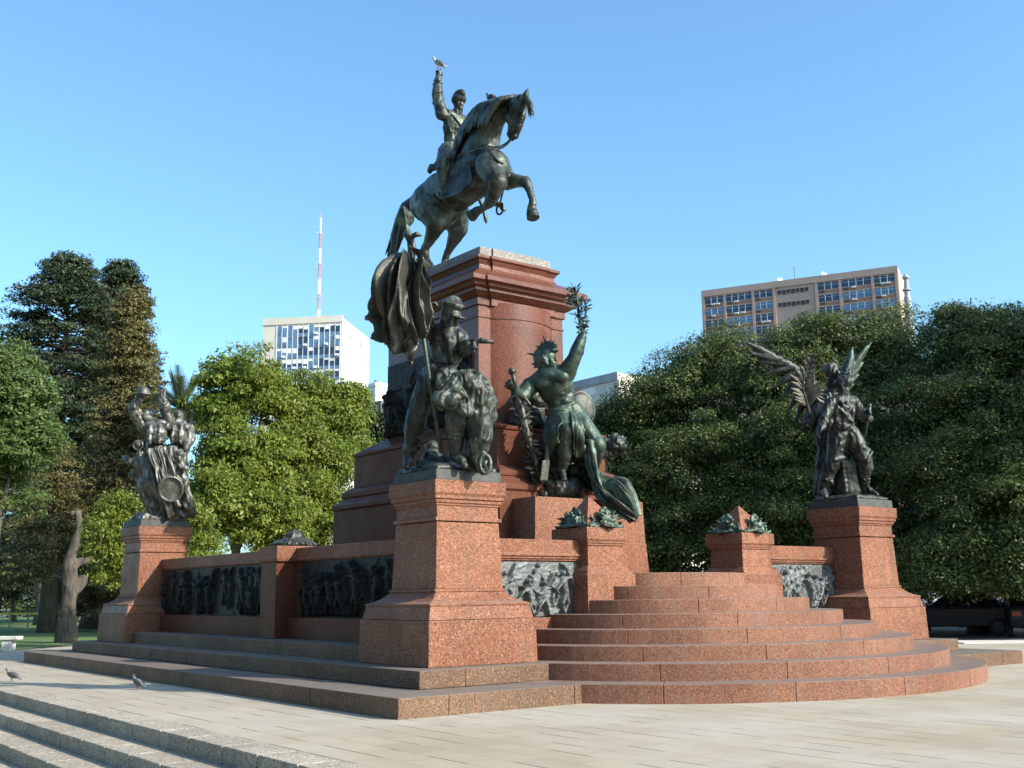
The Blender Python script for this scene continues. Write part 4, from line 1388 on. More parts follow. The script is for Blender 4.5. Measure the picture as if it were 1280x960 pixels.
for k in range(34):   # robe
    x = rr.uniform(1026, 1044); x2 = rr.uniform(1021, 1044)
    q.chain([A(x, rr.uniform(525, 545), rr.uniform(.45, .95)), A((x+x2)/2, 575, rr.uniform(.35, .9)), A(x2, 616, rr.uniform(.3, .9))], [.11, .11, .08], 8)
put('winged_figure', crumple(remesh(q, .022, 0), .05, (6, 6, 2), 15), M_brk, g3, smooth=True)
def wing(q, base, tips, w0, rnd, thick=.03):
    """feathers fanned from a bent arm: base curve points, tip points"""
    n = len(tips)
    bs = catmull(base, n)
    for b, t in zip(bs, tips):
        m = b.lerp(t, .55)
        q.chain([b, m, t], [w0, w0*.9, .02], 7)
q = MB()
wb = [A(1026, 500, .8), A(1012, 480, .75), A(1000, 465, .7), A(985, 455, .65), A(965, 445, .55)]
tips = [A(1012, 545, .8), A(1002, 540, .85), A(993, 530, .8), A(985, 515, .75), A(976, 500, .7), A(968, 485, .65), A(955, 468, .6), A(945, 452, .5), A(938, 442, .42), A(933, 428, .4)]
wing(q, wb, tips, .10, rr)
q.chain(wb, [.13, .12, .10, .08, .06])
q.chain([A(985, 455, .65), A(955, 440, .5), A(932, 427, .38)], [.07, .05, .02]); q.chain([A(985, 457, .65), A(958, 446, .52), A(936, 438, .42)], [.06, .045, .02])
put('left_wing', remesh(q, .022, 1), M_brk, g3, smooth=True)
q = MB()
wb = [A(1048, 492, .9), A(1054, 478, .95), A(1060, 465, 1.0)]
tips = [A(1063, 492, 1.1), A(1068, 480, 1.1), A(1074, 468, 1.1), A(1080, 452, 1.15), A(1089, 428, 1.2), A(1084, 432, 1.1), A(1066, 434, .85)]
wing(q, wb, tips, .10, rr)
q.chain([A(1050, 475, .7), A(1058, 462, .75), A(1063, 448, .8), A(1065, 434, .85)], [.10, .12, .10, .02]); q.chain([A(1048, 478, .6), A(1054, 473, .55), A(1062, 467, .6)], [.10, .08, .04])
put('right_wing', remesh(q, .022, 1), M_brg, g3, smooth=True)
q = MB()              # palm frond: a rib with leaflets
rib = catmull([A(1012, 516, .0), A(1008, 500, .0), A(1004, 478, .05), A(1014, 447, .1)], 26)
q.tube(rib, [.035-.001*k for k in range(26)], 7)
for i in range(3, 26, 2):
    c = rib[i]+Vector((0, 0, rr.uniform(-.03, .03))); t = (rib[min(i+1, 25)]-rib[i-1]).normalized()
    for sg in (-1, 1):
        sdv = t.cross(FW).normalized()*sg
        L_ = rr.uniform(.8, 1.3)*.36*math.sin(math.pi*min(1, .25+.75*i/26))+.06
        e = c+(sdv*.75+t*.75)*L_-FW*.08; o = t.cross(sdv)*.03
        m = c.lerp(e, .5)+t*.02
        wv = (e-c).cross(FW).normalized()*.06
        q.add([c, m+wv, m-FW*.02, m-wv, e, m+FW*.01], [(0, 1, 2), (0, 2, 3), (1, 4, 2), (2, 4, 3), (0, 5, 1), (0, 3, 5), (1, 5, 4), (5, 3, 4)])
for k in range(9):    # second spray of leaves, fanned to the right
    a = rad(-50+22*k)
    c = A(1016, 492, .1); e = c+(RT*math.cos(a)+UPV*math.sin(a))*.42
    wv = (e-c).cross(FW).normalized()*.045; m = c.lerp(e, .5)
    q.add([c, m+wv, m-FW*.03, m-wv, e, m+FW*.02], [(0, 1, 2), (0, 2, 3), (1, 4, 2), (2, 4, 3), (0, 5, 1), (0, 3, 5), (1, 5, 4), (5, 3, 4)])
put('palm_frond', q, M_brflag, g3)

# ---- group with the drum -------------------------------------------------
D = 28.9
g4 = root('drum_group', (FX, FY+DY, 3.57), 'weathered bronze soldiers with packs and raised arms above a robed figure and drum', 'statue')
q = MB()
s = 1.62
pel, che, nk = A(194, 562), A(193, 540), A(184, 526)
torso(q, pel, che, nk, A(180, 534, .05), A(206, 530, .1), s)
head(q, A(187, 519, .2), .36, -RT*.3+FW*.8+UPV*.3, hair=10)
limb(q, A(180, 534, .05), A(167, 511, .0), A(174, 498, -.1), (.17, .135, .10), cloth=5)
hand(q, A(174, 500, -.1), UPV*.9+RT*.3, FW, .32, .6)
pel2, che2 = A(224, 560, .2), A(223, 540, .25)
torso(q, pel2, che2, A(216, 526, .3), A(211, 532, .2), A(234, 534, .35), s)
head(q, A(224, 522, .35), .34, RT*.3+FW*.8)
limb(q, A(212, 532, .2), A(207.5, 514, .1), A(203, 499, .0), (.17, .135, .10), cloth=5)
hand(q, A(203, 500, .0), UPV, RT, .36, .3)
limb(q, A(234, 534, .35), A(238, 548, .1), A(232, 560, -.1), (.15, .12, .09))
put('soldiers', crumple(remesh(q, .024, 0), .04, (7, 7, 4), 33), M_weather, g4, smooth=True)
for c, w_, h_ in ((A(196, 544, -.32), .25, .33), (A(223, 545, -.12), .20, .33)):
    q = MB()
    Rm = axes(RT, UPV)
    for k in (-1, 0, 1): q.ball(c+RT*w_*.5*k, (w_*.55, .2, h_*.62), Rm)
    q.cap(c-RT*w_*.9+UPV*h_*.72, c+RT*w_*.9+UPV*h_*.72, .12, .12)
    for k in (-.5, .5): q.chain([c+RT*w_*k+UPV*h_*.8-FW*.14, c+RT*w_*k-FW*.22, c+RT*w_*k-UPV*h_*.6-FW*.14], [.03, .03, .03], 7)
    put('backpack', crumple(remesh(q, .022, 0), .03, 6, 35), M_weather, g4, smooth=True)
q = MB()              # raised shako
q.ball(A(179, 490, -.1), (.17, .17, .15)); q.ball(A(179, 493, -.1), (.22, .22, .04))
put('raised_cap', remesh(q, .025, 1), M_weather, g4, smooth=True)
q = MB()              # bugle bell and arm pointing left
q.tube([A(172.5, 556.5, -.55), A(174, 556, -.4), A(180, 553, -.15)], [.125, .08, .04], 14)
q.tube([A(172.5, 556.5, -.55)+(RT*.12*math.cos(a)+UPV*.12*math.sin(a)) for a in np.linspace(0, 6.283, 17)], .025, 6, cap=False)
put('bugle', q, M_weather, g4, smooth=True)
q = MB()
q.chain([A(152.5, 570, -.25), A(162, 576, -.3), A(172, 580, -.3)], [.045, .11, .14]); q.cap(A(166, 594, -.2), A(176, 580, -.3), .09, .15)
rr = random.Random(30)
for k in range(60):   # robe swirling down to the plate
    x = rr.uniform(172, 226); x2 = 176+(x-172)*.98+rr.uniform(-4, 10)
    x2 = max(x2, 186 if rr.random() < .8 else 180)
    q.chain([A(x, rr.uniform(565, 585), rr.uniform(-.45, .1)), A((x+x2)/2+rr.uniform(-3, 3), 608, rr.uniform(-.55, -.1)), A(x2+4, 632, rr.uniform(-.55, -.1)), A(x2+8, 645, rr.uniform(-.4, .0))], [.085, .10, .09, .05], 8)
for k in range(22):
    x = rr.uniform(172, 222); q.chain([A(x, rr.uniform(560, 574), -.35), A(x+rr.uniform(4, 14), rr.uniform(572, 590), -.5)], [.08, .05], 8)
for t in np.linspace(0, 1, 8): q.chain([A(176+8*t, 580, -.45), A(183+9*t, 606, -.6), A(194+6*t, 640, -.45)], [.05, .06, .04], 8)
q.ball(A(205, 610, 0), (.5, .45, .7)); q.ball(A(212, 575, .1), (.45, .4, .4))
limb(q, A(190, 575, -.4), A(201, 590, -.6), A(199, 610, -.55), (.12, .1, .07))
limb(q, A(222, 580, -.2), A(226, 598, -.35), A(231, 611, -.45), (.12, .1, .07))
foot(q, A(224, 637, -.35), A(230, 646, -.6), .36)
q.add(*(lambda m: (np.concatenate(m.v), m.f))(MB().loft([(FX, FY+DY, .60, .60, 3.565), (FX, FY+DY, .58, .58, 3.66), (FX, FY+DY, .4, .4, 3.76)])))
put('robed_figure', crumple(remesh(q, .024, 0), .055, (6, 6, 2.2), 36), M_weather, g4, smooth=True)
rb = drape([[A(177, 570, -.2), A(182, 604, -.45), A(195, 645, -.35)], [A(186, 562, -.48), A(196, 600, -.72), A(206, 646, -.55)], [A(199, 560, -.5), A(209, 590, -.68), A(216, 646, -.55)],
            [A(212, 563, -.42), A(222, 592, -.55), A(226, 645, -.45)], [A(228, 566, -.15), A(231, 595, -.25), A(235, 645, -.2)]], 7, .12, .035, 100, 60, seed=41, taper=False)
put('robe', rb, M_weather, g4, smooth=True)
q = MB()
dc = A(213.5, 611, -.82)
nrm_ = (-FW*.9+RT*.25-UPV*.12).normalized()
Rm = axes(nrm_.orthogonal(), nrm_)
ring = []
e1 = nrm_.cross(UPV).normalized(); e2 = nrm_.cross(e1)
for k in (0, 1):
    c = dc+nrm_*(.02-.28*k)
    q.tube([c+(e1*.29*math.cos(a)+e2*.31*math.sin(a)) for a in np.linspace(0, 6.283, 29)], .035, 8, cap=False)
q.tube([dc-nrm_*.3, dc], [.285, .285], 28)
put('drum', q, M_weather, g4, smooth=False)
q = MB()
q.tube([A(239, 512, .3), A(233, 552, .3), A(228, 572, .25)], .06, 8)
q.chain([A(239, 514, .3), A(237, 535, .35), A(231, 560, .35)], [.05, .10, .09], 8)
put('furled_colours', remesh(q, .02, 1), M_brk, g4, smooth=True)

# ---- birds ---------------------------------------------------------------
M_pig = simple('pigeon_grey', (.13, .13, .14), .6)
M_pigpale = simple('pigeon_pale', (.45, .40, .36), .6)
M_pigdark = simple('pigeon_dark', (.05, .05, .055), .5)
def pigeon(pos, yaw, label, m, L=.30, legs=True, tilt=.45):
    pos = Vector(pos)
    f = Vector((math.cos(yaw), math.sin(yaw), 0)); sdv = Vector((-f.y, f.x, 0)); u = UPV
    P = lambda a, b, c: pos+f*a*L+sdv*b*L+u*c*L
    r_ = root('pigeon', pos, label, 'bird', 'pigeons on and around the monument')
    q = MB()
    Rm = axes(f*math.cos(tilt)+u*math.sin(tilt), u)
    q.ball(P(0, 0, .42), (.36*L, .19*L, .19*L), Rm)
    q.chain([P(.2, 0, .52), P(.3, 0, .72), P(.33, 0, .80)], [.13*L, .085*L, .085*L])
    q.ball(P(.34, 0, .82), .095*L)
    q.chain([P(-.25, 0, .32), P(-.62, 0, .14)], [.11*L, .05*L])
    put('body', remesh(q, .009, 2), m, r_, smooth=True)
    for sg in (-1, 1):
        w_ = MB().ball(P(-.10, .15*sg, .43), (.36*L, .05*L, .15*L), Rm)
        put('wing', w_, M_pigdark, r_, smooth=True)
        if legs:
            l_ = MB().tube([P(.02, .07*sg, .28), P(.0, .07*sg, .0)], .022*L, 6).tube([P(-.05, .07*sg, .012), P(.12, .07*sg, .012)], .018*L, 5)
            put('leg', l_, simple('pigeon_leg', (.3, .08, .07)), r_)
    b = MB().tube([P(.42, 0, .81), P(.53, 0, .78)], [.03*L, .006*L], 6)
    put('beak', b, M_pigdark, r_)
pigeon((7.06, 20.2, .002), rad(120), 'brown grey pigeon standing on the plaza in front of the shaded steps', M_pig, .30)
pigeon((5.87, 24.0, .002), rad(150), 'grey pigeon with green neck standing on the plaza at the left edge', M_pig, .30)
hp = H(547.2, 83.5, -.5)
pigeon(hp+Vector((.02, 0, -.04)), rad(150), 'pale pigeon perched on the raised hand of the horseman', M_pigpale, .36, tilt=.5)
pigeon(H(613, 128, 0), rad(100), 'dark pigeon perched on the arched mane of the bronze horse', M_pigdark, .34, tilt=.1)
# ------------------------------------------------------------------ trees
def leaf_mesh(pads, per, size, seed, up=.8, aspect=.42, droop=0., dome=.55):
    """pads: (x, y, z, r, rz) flattened leaf clumps; returns one mesh of small leaf faces"""
    r = np.random.default_rng(seed)
    P = np.asarray(pads, float)
    n = len(P)*per
    P = np.repeat(P, per, 0)
    th = r.uniform(0, 2*np.pi, n); rho = np.sqrt(r.uniform(0, 1, n))
    off = np.stack([rho*np.cos(th), rho*np.sin(th), (1-rho**2)*dome+np.clip(r.normal(0, .22, n), -.4, .4)], 1)
    c = P[:, :3]+off*P[:, 3:4]*np.array([1, 1, 0])+off*np.array([0, 0, 1])*P[:, 4:5]
    nr = off*np.array([1, 1, .6])*.8+np.array([0, 0, up])+r.normal(0, .5, (n, 3))
    nr /= np.linalg.norm(nr, axis=1, keepdims=True)
    t = r.normal(0, 1, (n, 3))+np.array([0, 0, -droop])
    t -= nr*(t*nr).sum(1, keepdims=True)
    t /= np.linalg.norm(t, axis=1, keepdims=True)
    b = np.cross(nr, t)
    L = size*r.uniform(.65, 1.35, (n, 1))
    W = L*aspect*r.uniform(.8, 1.2, (n, 1))
    v = np.stack([c-t*L*.5, c+b*W*.5-nr*L*.06, c+t*L*.5, c-b*W*.5-nr*L*.06], 1).reshape(-1, 3)
    me = bpy.data.meshes.new('crown')
    me.vertices.add(4*n); me.vertices.foreach_set('co', v.ravel())
    me.loops.add(4*n); me.loops.foreach_set('vertex_index', np.arange(4*n, dtype=np.int32))
    me.polygons.add(n)
    me.polygons.foreach_set('loop_start', np.arange(0, 4*n, 4, dtype=np.int32))
    me.update(calc_edges=True)
    return me
def pads_on(big, per_big, pr, r, zmin=-.55, fl=.6, inner=.3):
    """leaf pads over the surface of big lumps (c, (rx, ry, rz)), none deep inside another lump, and some within"""
    out = []
    for bi, (c, R3) in enumerate(big):
        k = 0; tries = 0
        while k < per_big and tries < per_big*8:
            tries += 1
            d = r.normal(0, 1, 3); d /= np.linalg.norm(d)
            if d[2] < zmin: continue
            s_ = r.uniform(.78, 1.17)
            if r.random() < inner: s_ = r.uniform(.35, .8)
            p = np.array(c)+d*np.array(R3)*s_
            bad = False
            if s_ > .8:
                for bj, (c2, R2) in enumerate(big):
                    if bj != bi and (((p-np.array(c2))/np.array(R2))**2).sum() < .5: bad = True; break
            if bad: continue
            q = pr*r.uniform(.6, 1.35)
            out.append((*p, q, q*fl)); k += 1
    return out
def trunk_limbs(q, base, top, r0_, r, limbs=6, big=None):
    base, top = Vector(base), Vector(top)
    mid = base.lerp(top, .5)+Vector((r.uniform(-.3, .3), r.uniform(-.3, .3), 0))
    pts = catmull([base, mid, top], 12)
    q.tube([base+Vector((0, 0, -.3))]+pts, [r0_*1.5, r0_*1.25]+[r0_*(1-.75*i/11) for i in range(1, 12)], 12)
    for i in range(limbs):
        p = pts[int(r.uniform(4, 10))]
        if big: e = Vector(big[int(r.integers(len(big)))][0])
        else: e = p+Vector((r.uniform(-3, 3), r.uniform(-3, 3), r.uniform(1, 3)))
        q.tube(catmull([p, p.lerp(e, .5)+Vector((0, 0, -.2)), e], 8), [r0_*.42*(1-.1*k) for k in range(8)], 7)
def lump(px, py, rp, dist, sx=1., sz=1., sd_=1.):
    p = far(px, py, dist); r_ = rp/FPX*dist
    return (tuple(p), (r_*sx, r_*sx*sd_, r_*sz))
def ground_at(px, dist, z=-.03):
    p = far(px, 740, dist); return Vector((p.x, p.y, z))
def broadleaf(name, label, lumps, trunk, lm, per_big, pr, per, leaf, seed, group=None, bark=None, zmin=-.5, fl=.6, up=.8, droop=0, dome=.55, r0_=.3, inner=.3, cat='tree', core=0):
    r = np.random.default_rng(seed)
    b = ground_at(*trunk)
    t_ = root(name, b, label, cat, group)
    q = MB()
    cs = np.mean([np.array(l[0]) for l in lumps], 0)
    trunk_limbs(q, b, (cs[0], cs[1], cs[2]), r0_, r, 2+len(lumps), lumps)
    put('trunk', q, bark or M_bark, t_, smooth=True)
    pads = pads_on(lumps, per_big, pr, r, zmin, fl, inner)
    put('crown', leaf_mesh(pads, per, leaf, seed, up, droop=droop, dome=dome), lm, t_)
    if core:
        pc = pads_on([(c, tuple(.7*x for x in R3)) for c, R3 in lumps], int(per_big*core), pr*1.2, r, -1.1, .8, .7)
        put('inner_foliage', leaf_mesh(pc, 150, leaf*1.35, seed+500, .5, .5), lm, t_)
    return t_
def conifer(name, label, px, top_py, dist, width_px, prof, lm, seed, base_py=None, group=None, step=.55, nb=8, droop=.15, tuft=.5, per=34, leaf=.22, inner0=.35, r0_=.42, low=.12, sparse=0., fl=.5):
    """branches in whorls round a straight trunk; prof(t): reach from 0 (bottom) to 1 (tip)"""
    r = np.random.default_rng(seed)
    b = ground_at(px, dist)
    tp = far(px, top_py, dist)
    Hh = tp.z-b.z
    Rm = width_px/FPX*dist/2
    t_ = root(name, b, label, 'tree', group)
    q = MB()
    q.tube([b+Vector((0, 0, -.3)), b+Vector((0, 0, Hh*.3)), b+Vector((0, 0, Hh*.98))], [r0_*1.2, r0_*.8, .05], 12)
    pads = []
    z = Hh*low
    while z < Hh*.985:
        t = z/Hh
        L = Rm*prof(t)
        for k in range(nb):
            a = r.uniform(0, 6.283)
            l = L*r.uniform(.72, 1.1)
            if r.random() < sparse*(1-t): continue
            p0 = b+Vector((0, 0, z+r.uniform(-.3, .3)))
            d = Vector((math.cos(a), math.sin(a), 0))
            e = p0+d*l+Vector((0, 0, -l*droop+(.22*l if t > .8 else 0)))
            m = p0.lerp(e, .55)+Vector((0, 0, l*.08))
            cv = catmull([p0, m, e], 7)
            if l > 1: q.tube(cv, [.06-.007*i for i in range(7)], 5, cap=False)
            n = max(2, int(l*(1-inner0)/(tuft*.8)))
            for i in range(n):
                u = inner0+(1-inner0)*(i+r.uniform(0, 1))/n
                p = cv[min(6, int(u*6.99))].lerp(cv[min(6, int(u*6.99)+1)], (u*6.99) % 1)
                s_ = tuft*r.uniform(.65, 1.2)*(1.1-.25*u)
                pads.append((p.x+r.normal(0, .18), p.y+r.normal(0, .18), p.z+r.normal(0, .1), s_, s_*fl))
        z += step*r.uniform(.75, 1.25)
    put('trunk', q, M_bark, t_, smooth=True)
    put('crown', leaf_mesh(pads, per, leaf, seed+1, .7, .34, droop=.3), lm, t_)
    return t_
GL, GR, GB = 'park trees left of the monument', 'large trees right of the monument', 'trees behind the monument'
dome_ = lambda t: min(1, .42+.9*t) if t < .6 else max(.03, (1-t)/.4)**.62
dome2 = lambda t: .95 if t < .6 else max(.03, (1-t)/.4)**.6
conifer('monkey_puzzle_tree', 'tallest dark domed conifer at the far left, sky showing between its bare lower branches', 62, 317, 78, 205, dome_, M_leaf_conifer, 41, group=GL, step=.58, nb=15, droop=.10, tuft=.95, per=75, leaf=.27, inner0=.32, sparse=.15, low=.2)
conifer('monkey_puzzle_tree', 'second dark domed conifer, its round top right of the tallest one', 131, 329, 84, 112, dome2, M_leaf_conifer, 43, group=GL, step=.58, nb=15, droop=.14, tuft=1.0, per=80, leaf=.28, inner0=.35, sparse=.1, low=.2)
conifer('cedar_tree', 'olive brown cedar with drooping tiers, in front of the dark domed conifers', 146, 366, 62, 150, lambda t: (1-t)**.8*.86+.10 if t < .93 else .12, M_leaf_cedar, 47, group=GL, step=.48, nb=13, droop=.28, tuft=.8, per=85, leaf=.2, inner0=.22, low=.08, r0_=.5)
conifer('cedar_tree', 'low olive cedar foliage behind the bare snag at the left', 62, 560, 60, 190, lambda t: (1-t)**.6, M_leaf_cedar, 49, group=GL, step=.45, nb=10, droop=.25, tuft=.75, per=60, leaf=.2, inner0=.2, low=.3, r0_=.45)
broadleaf('feathery_tree', 'light green feathery tree cut off by the left edge of the view', [lump(-20, 520, 60, 44), lump(20, 560, 40, 43), lump(-10, 600, 50, 44), lump(25, 500, 26, 43), lump(5, 470, 30, 44), lump(-50, 470, 60, 45), lump(40, 545, 22, 43)],
    (-30, 44), M_leaf_left, 60, .6, 130, .13, 51, GL, fl=.5, droop=.5, zmin=-.8, core=.4)
broadleaf('green_tree', 'bright green bushy tree, the taller left one of two behind the long wall', [lump(300, 478, 46, 50), lump(275, 520, 34, 50), lump(330, 500, 40, 50), lump(290, 575, 46, 49), lump(335, 585, 42, 49), lump(268, 618, 36, 48), lump(305, 650, 48, 48), lump(340, 650, 38, 48)],
    (305, 50), M_leaf_bright, 52, .56, 120, .16, 53, GB, fl=1.15, up=.35, droop=1.4, zmin=-.9, dome=.2, inner=.3, core=.7)
broadleaf('green_tree', 'bright green bushy tree, the lower right one, ending beside the tall pedestal', [lump(385, 505, 40, 52), lump(420, 525, 32, 52), lump(375, 560, 42, 51), lump(412, 585, 38, 51), lump(380, 625, 44, 50), lump(420, 650, 40, 50), lump(360, 670, 40, 50), lump(438, 560, 20, 52), lump(437, 500, 16, 52)],
    (395, 52), M_leaf_bright, 50, .56, 120, .16, 55, GB, fl=1.15, up=.35, droop=1.4, zmin=-.9, dome=.2, inner=.3, core=.7)
broadleaf('green_shrub', 'bright green leafy shrub behind the far left pedestal', [lump(148, 640, 20, 40), lump(135, 670, 24, 40), lump(160, 690, 26, 40), lump(142, 715, 24, 40), lump(244, 650, 14, 41), lump(250, 690, 20, 41)], (150, 40), M_leaf_bright, 40, .4, 70, .14, 57, GB, fl=1., up=.35, droop=1.2, zmin=-.9, r0_=.12)
broadleaf('leafy_tree', 'dull green tree showing in the gap between the tall pedestal and the white turret', [lump(462, 545, 22, 85), lump(480, 535, 20, 85), lump(455, 570, 26, 85), lump(485, 570, 26, 85)], (470, 85), M_leaf_under, 36, .9, 80, .3, 59, GB)
# right hand mass
tl = dict(lm=M_leaf_dark, per=400, leaf=.12, fl=.75, zmin=-.45, group=GR, inner=.05, core=2.2, up=.6)
broadleaf('spreading_tree', 'broad dark tree with sunlit crown top below the brown office block', [lump(1072, 438, 62, 47), lump(1010, 455, 52, 46.5), lump(962, 490, 52, 46), lump(1120, 470, 42, 46.5), lump(1050, 530, 80, 45), lump(970, 580, 70, 45), lump(1110, 590, 70, 44), lump(1030, 660, 80, 44), lump(950, 680, 60, 45), lump(1120, 690, 56, 43)],
    (1040, 48), per_big=26, pr=.9, seed=61, r0_=.5, **tl)
broadleaf('spreading_tree', 'dark tree behind the seated warrior, lower than the tree beside it', [lump(900, 468, 50, 48), lump(850, 498, 52, 47.5), lump(806, 530, 46, 47.5), lump(765, 550, 38, 48), lump(870, 570, 75, 46), lump(790, 610, 60, 47), lump(890, 660, 70, 45.5), lump(810, 690, 64, 46), lump(755, 640, 46, 48)],
    (850, 49), per_big=26, pr=.9, seed=63, r0_=.5, **tl)
broadleaf('spreading_tree', 'dark tree at the right edge, its sunlit top beside the stone pinnacle', [lump(1205, 440, 50, 44), lump(1260, 446, 56, 44), lump(1310, 470, 56, 44), lump(1195, 510, 56, 43), lump(1265, 540, 78, 42), lump(1200, 600, 66, 42), lump(1290, 640, 76, 41), lump(1215, 680, 60, 41), lump(1185, 716, 40, 40.5), lump(1245, 718, 44, 40.5), lump(1300, 715, 44, 40.5)],
    (1225, 45), per_big=26, pr=.85, seed=65, r0_=.5, **tl)
# unseen trees added out of frame to block skylight and shade the right-hand trees
def shade_tree(x, y, h, rr_, label, seed):
    rs = np.random.default_rng(seed)
    t_ = root('park_tree', (x, y, -.05), label, 'tree', 'shade trees added outside the frame')
    lm_ = [((x+rs.normal(0, rr_*.35), y+rs.normal(0, rr_*.35), h*f_), (rr_*.75, rr_*.75, rr_*.62)) for f_ in (.42, .55, .68, .8, .88)]
    q = MB(); trunk_limbs(q, (x, y, -.1), (x, y, h*.7), .4, rs, 6, lm_)
    put('trunk', q, M_bark, t_, smooth=True)
    put('crown', leaf_mesh(pads_on(lm_, 46, 1.4, rs, -.8), 70, .42, seed, .6, .55), M_leaf_under, t_)
for i, a_ in enumerate(((43.5, 13, 17, 5.2), (53, 14, 19, 6), (-13, 9, 22, 8), (-14, 22, 23, 8), (-12, 37, 22, 7), (-9, -10, 17, 6), (2, -24, 17, 6), (-22, -22, 18, 6))):
    shade_tree(*a_, 'added shade tree outside the frame, '+('right of the stairs, nearest the plaza', 'far right, the tallest', 'left, beside the plaza steps', 'left, halfway along the plaza', 'left, by the lawn', 'behind the viewer on the left', 'straight behind the viewer', 'far behind the viewer')[i], 300+i)
for i, (px, py, rp, dist, lb) in enumerate(((800, 640, 60, 66, 'dark tree far behind the seated warrior'), (905, 600, 70, 68, 'dark tree far behind the right helmet pier'), (1010, 590, 75, 66, 'dark tree far behind the right relief wall'),
        (1120, 600, 75, 66, 'dark tree far behind the right pedestal'), (1230, 600, 80, 64, 'dark tree far behind the parked cars'))):
    broadleaf('background_tree', lb, [lump(px-25, py, rp*.7, dist), lump(px+25, py-5, rp*.7, dist), lump(px, py-40, rp*.6, dist), lump(px, py+60, rp*.8, dist), lump(px+10, py+95, rp*.7, dist)], (px, dist), M_leaf_under, 40, 1.3, 60, .4, 170+i, 'background trees at the right', zmin=-.9, r0_=.3)
# understory that closes the view between the trunks at the left
for i, (px, py, rp, dist) in enumerate(((20, 715, 34, 92), (80, 705, 36, 95), (135, 700, 36, 90), (185, 690, 36, 84), (225, 660, 40, 82), (-25, 705, 36, 92))):
    broadleaf('understory_tree', ('dark understory tree far back between the trunks, at the left edge', 'dark understory tree far back, left of the bare snag', 'dark understory tree far back, right of the bare snag', 'dark understory tree behind the far left pedestal',
        'dark understory tree below the palm', 'dark understory tree outside the left edge')[i], [lump(px-14, py, rp*.8, dist), lump(px+14, py-8, rp*.8, dist), lump(px, py-30, rp*.8, dist), lump(px, py+12, rp*.6, dist)], (px, dist), M_leaf_under, 34, .9, 55, .3, 70+i, 'understory trees', zmin=-.9, r0_=.2)
# palm
r = np.random.default_rng(5)
pb = ground_at(227, 58); pt = far(227, 512, 58)
t_ = root('palm_tree', pb, 'palm tree whose fronds show above the group with the drum', 'tree')
put('trunk', MB().tube([pb, pb.lerp(pt, .5), pt], [.36, .30, .34], 12), M_bark, t_, smooth=True)
q = MB()
for k in range(46):
    a = r.uniform(0, 6.283); el_ = r.uniform(-.25, 1.35); L = r.uniform(1.9, 2.6)
    d = Vector((math.cos(a)*math.cos(el_), math.sin(a)*math.cos(el_), math.sin(el_)))
    rib = [pt+d*L*t+Vector((0, 0, -1.0*L*t*t*.5*math.cos(el_)*.8)) for t in np.linspace(0, 1, 12)]
    q.tube(rib, [.05-.0035*i for i in range(12)], 4, cap=False)
    for i in range(1, 12):
        tg = (rib[i]-rib[i-1]).normalized(); sdv = tg.cross(Vector((0, 0, 1)))
        if sdv.length < .05: sdv = Vector((1, 0, 0))
        sdv.normalize()
        for sg in (-1, 1):
            for j in (0, .5):
                c = rib[i].lerp(rib[i-1], j)
                e = c+(sdv*sg*.8+tg*.8+Vector((0, 0, .25)))*(.55*math.sin(math.pi*min(1, .25+.7*i/12)))
                wv = tg*.045
                q.add([c-wv, c+wv, e], [(0, 1, 2)])
put('crown', q, M_leaf_palm, t_)
# bare snag with stubs
b0 = ground_at(84, 46)
K = lambda x, y, d=0: far(x, y, 46+d)
t_ = root('bare_snag', b0, 'thick bare pruned trunk with a stub arm and a bent top, left of the monument', 'tree')
q = MB()
q.chain([b0+Vector((0, 0, -.2)), K(84, 770), K(87, 735), K(88, 712)], [.40, .30, .27, .25], 14)
q.chain([K(88, 712), K(86, 700), K(91, 685), K(99, 665), K(99, 648), K(98, 641)], [.25, .21, .18, .15, .12, .11], 12)
q.chain([K(88, 712), K(98, 703), K(108, 700), K(115, 699)], [.22, .15, .11, .10], 10)
q.chain([K(94, 735), K(101, 728), K(104, 724)], [.24, .2, .15], 10)
q.chain([K(98, 641), K(90, 642)], [.12, .07], 8)
q.chain([K(84, 778), K(78, 795)], [.3, .2]); q.chain([K(86, 778), K(92, 796)], [.3, .2])
put('trunk', crumple(remesh(q, .05, 1), .07, (2, 2, .8), 3), M_barkpale, t_, smooth=True)
# pale trunks of trees whose crowns merge above
for px, dist, r1, lean, lb in ((58, 78, .55, -.4, 'stout pale trunk standing in the lawn left of the snag'), (118, 66, .62, .8, 'leaning pale trunk just left of the far left pedestal')):
    b0 = ground_at(px, dist)
    t_ = root('park_tree', b0, lb, 'tree', GL)
    q = MB().tube([b0+Vector((0, 0, -.2)), b0+Vector((lean*.2, 0, 1.2)), b0+Vector((lean*.6, 0, 3.2)), b0+Vector((lean, 0, 6.5))], [r1*1.35, r1, r1*.85, r1*.6], 14)
    put('trunk', q, M_barkpale, t_, smooth=True)
    lm_ = [((b0.x+lean+dx_, b0.y+dy_, b0.z+zz), (2.0, 2.0, 1.3)) for dx_, dy_, zz in ((0, 0, 7), (1.2, .5, 6.3), (-1.2, -.4, 6.4))]
    put('crown', leaf_mesh(pads_on(lm_, 40, .7, np.random.default_rng(px), -.8), 50, .2, px), M_leaf_cedar, t_)
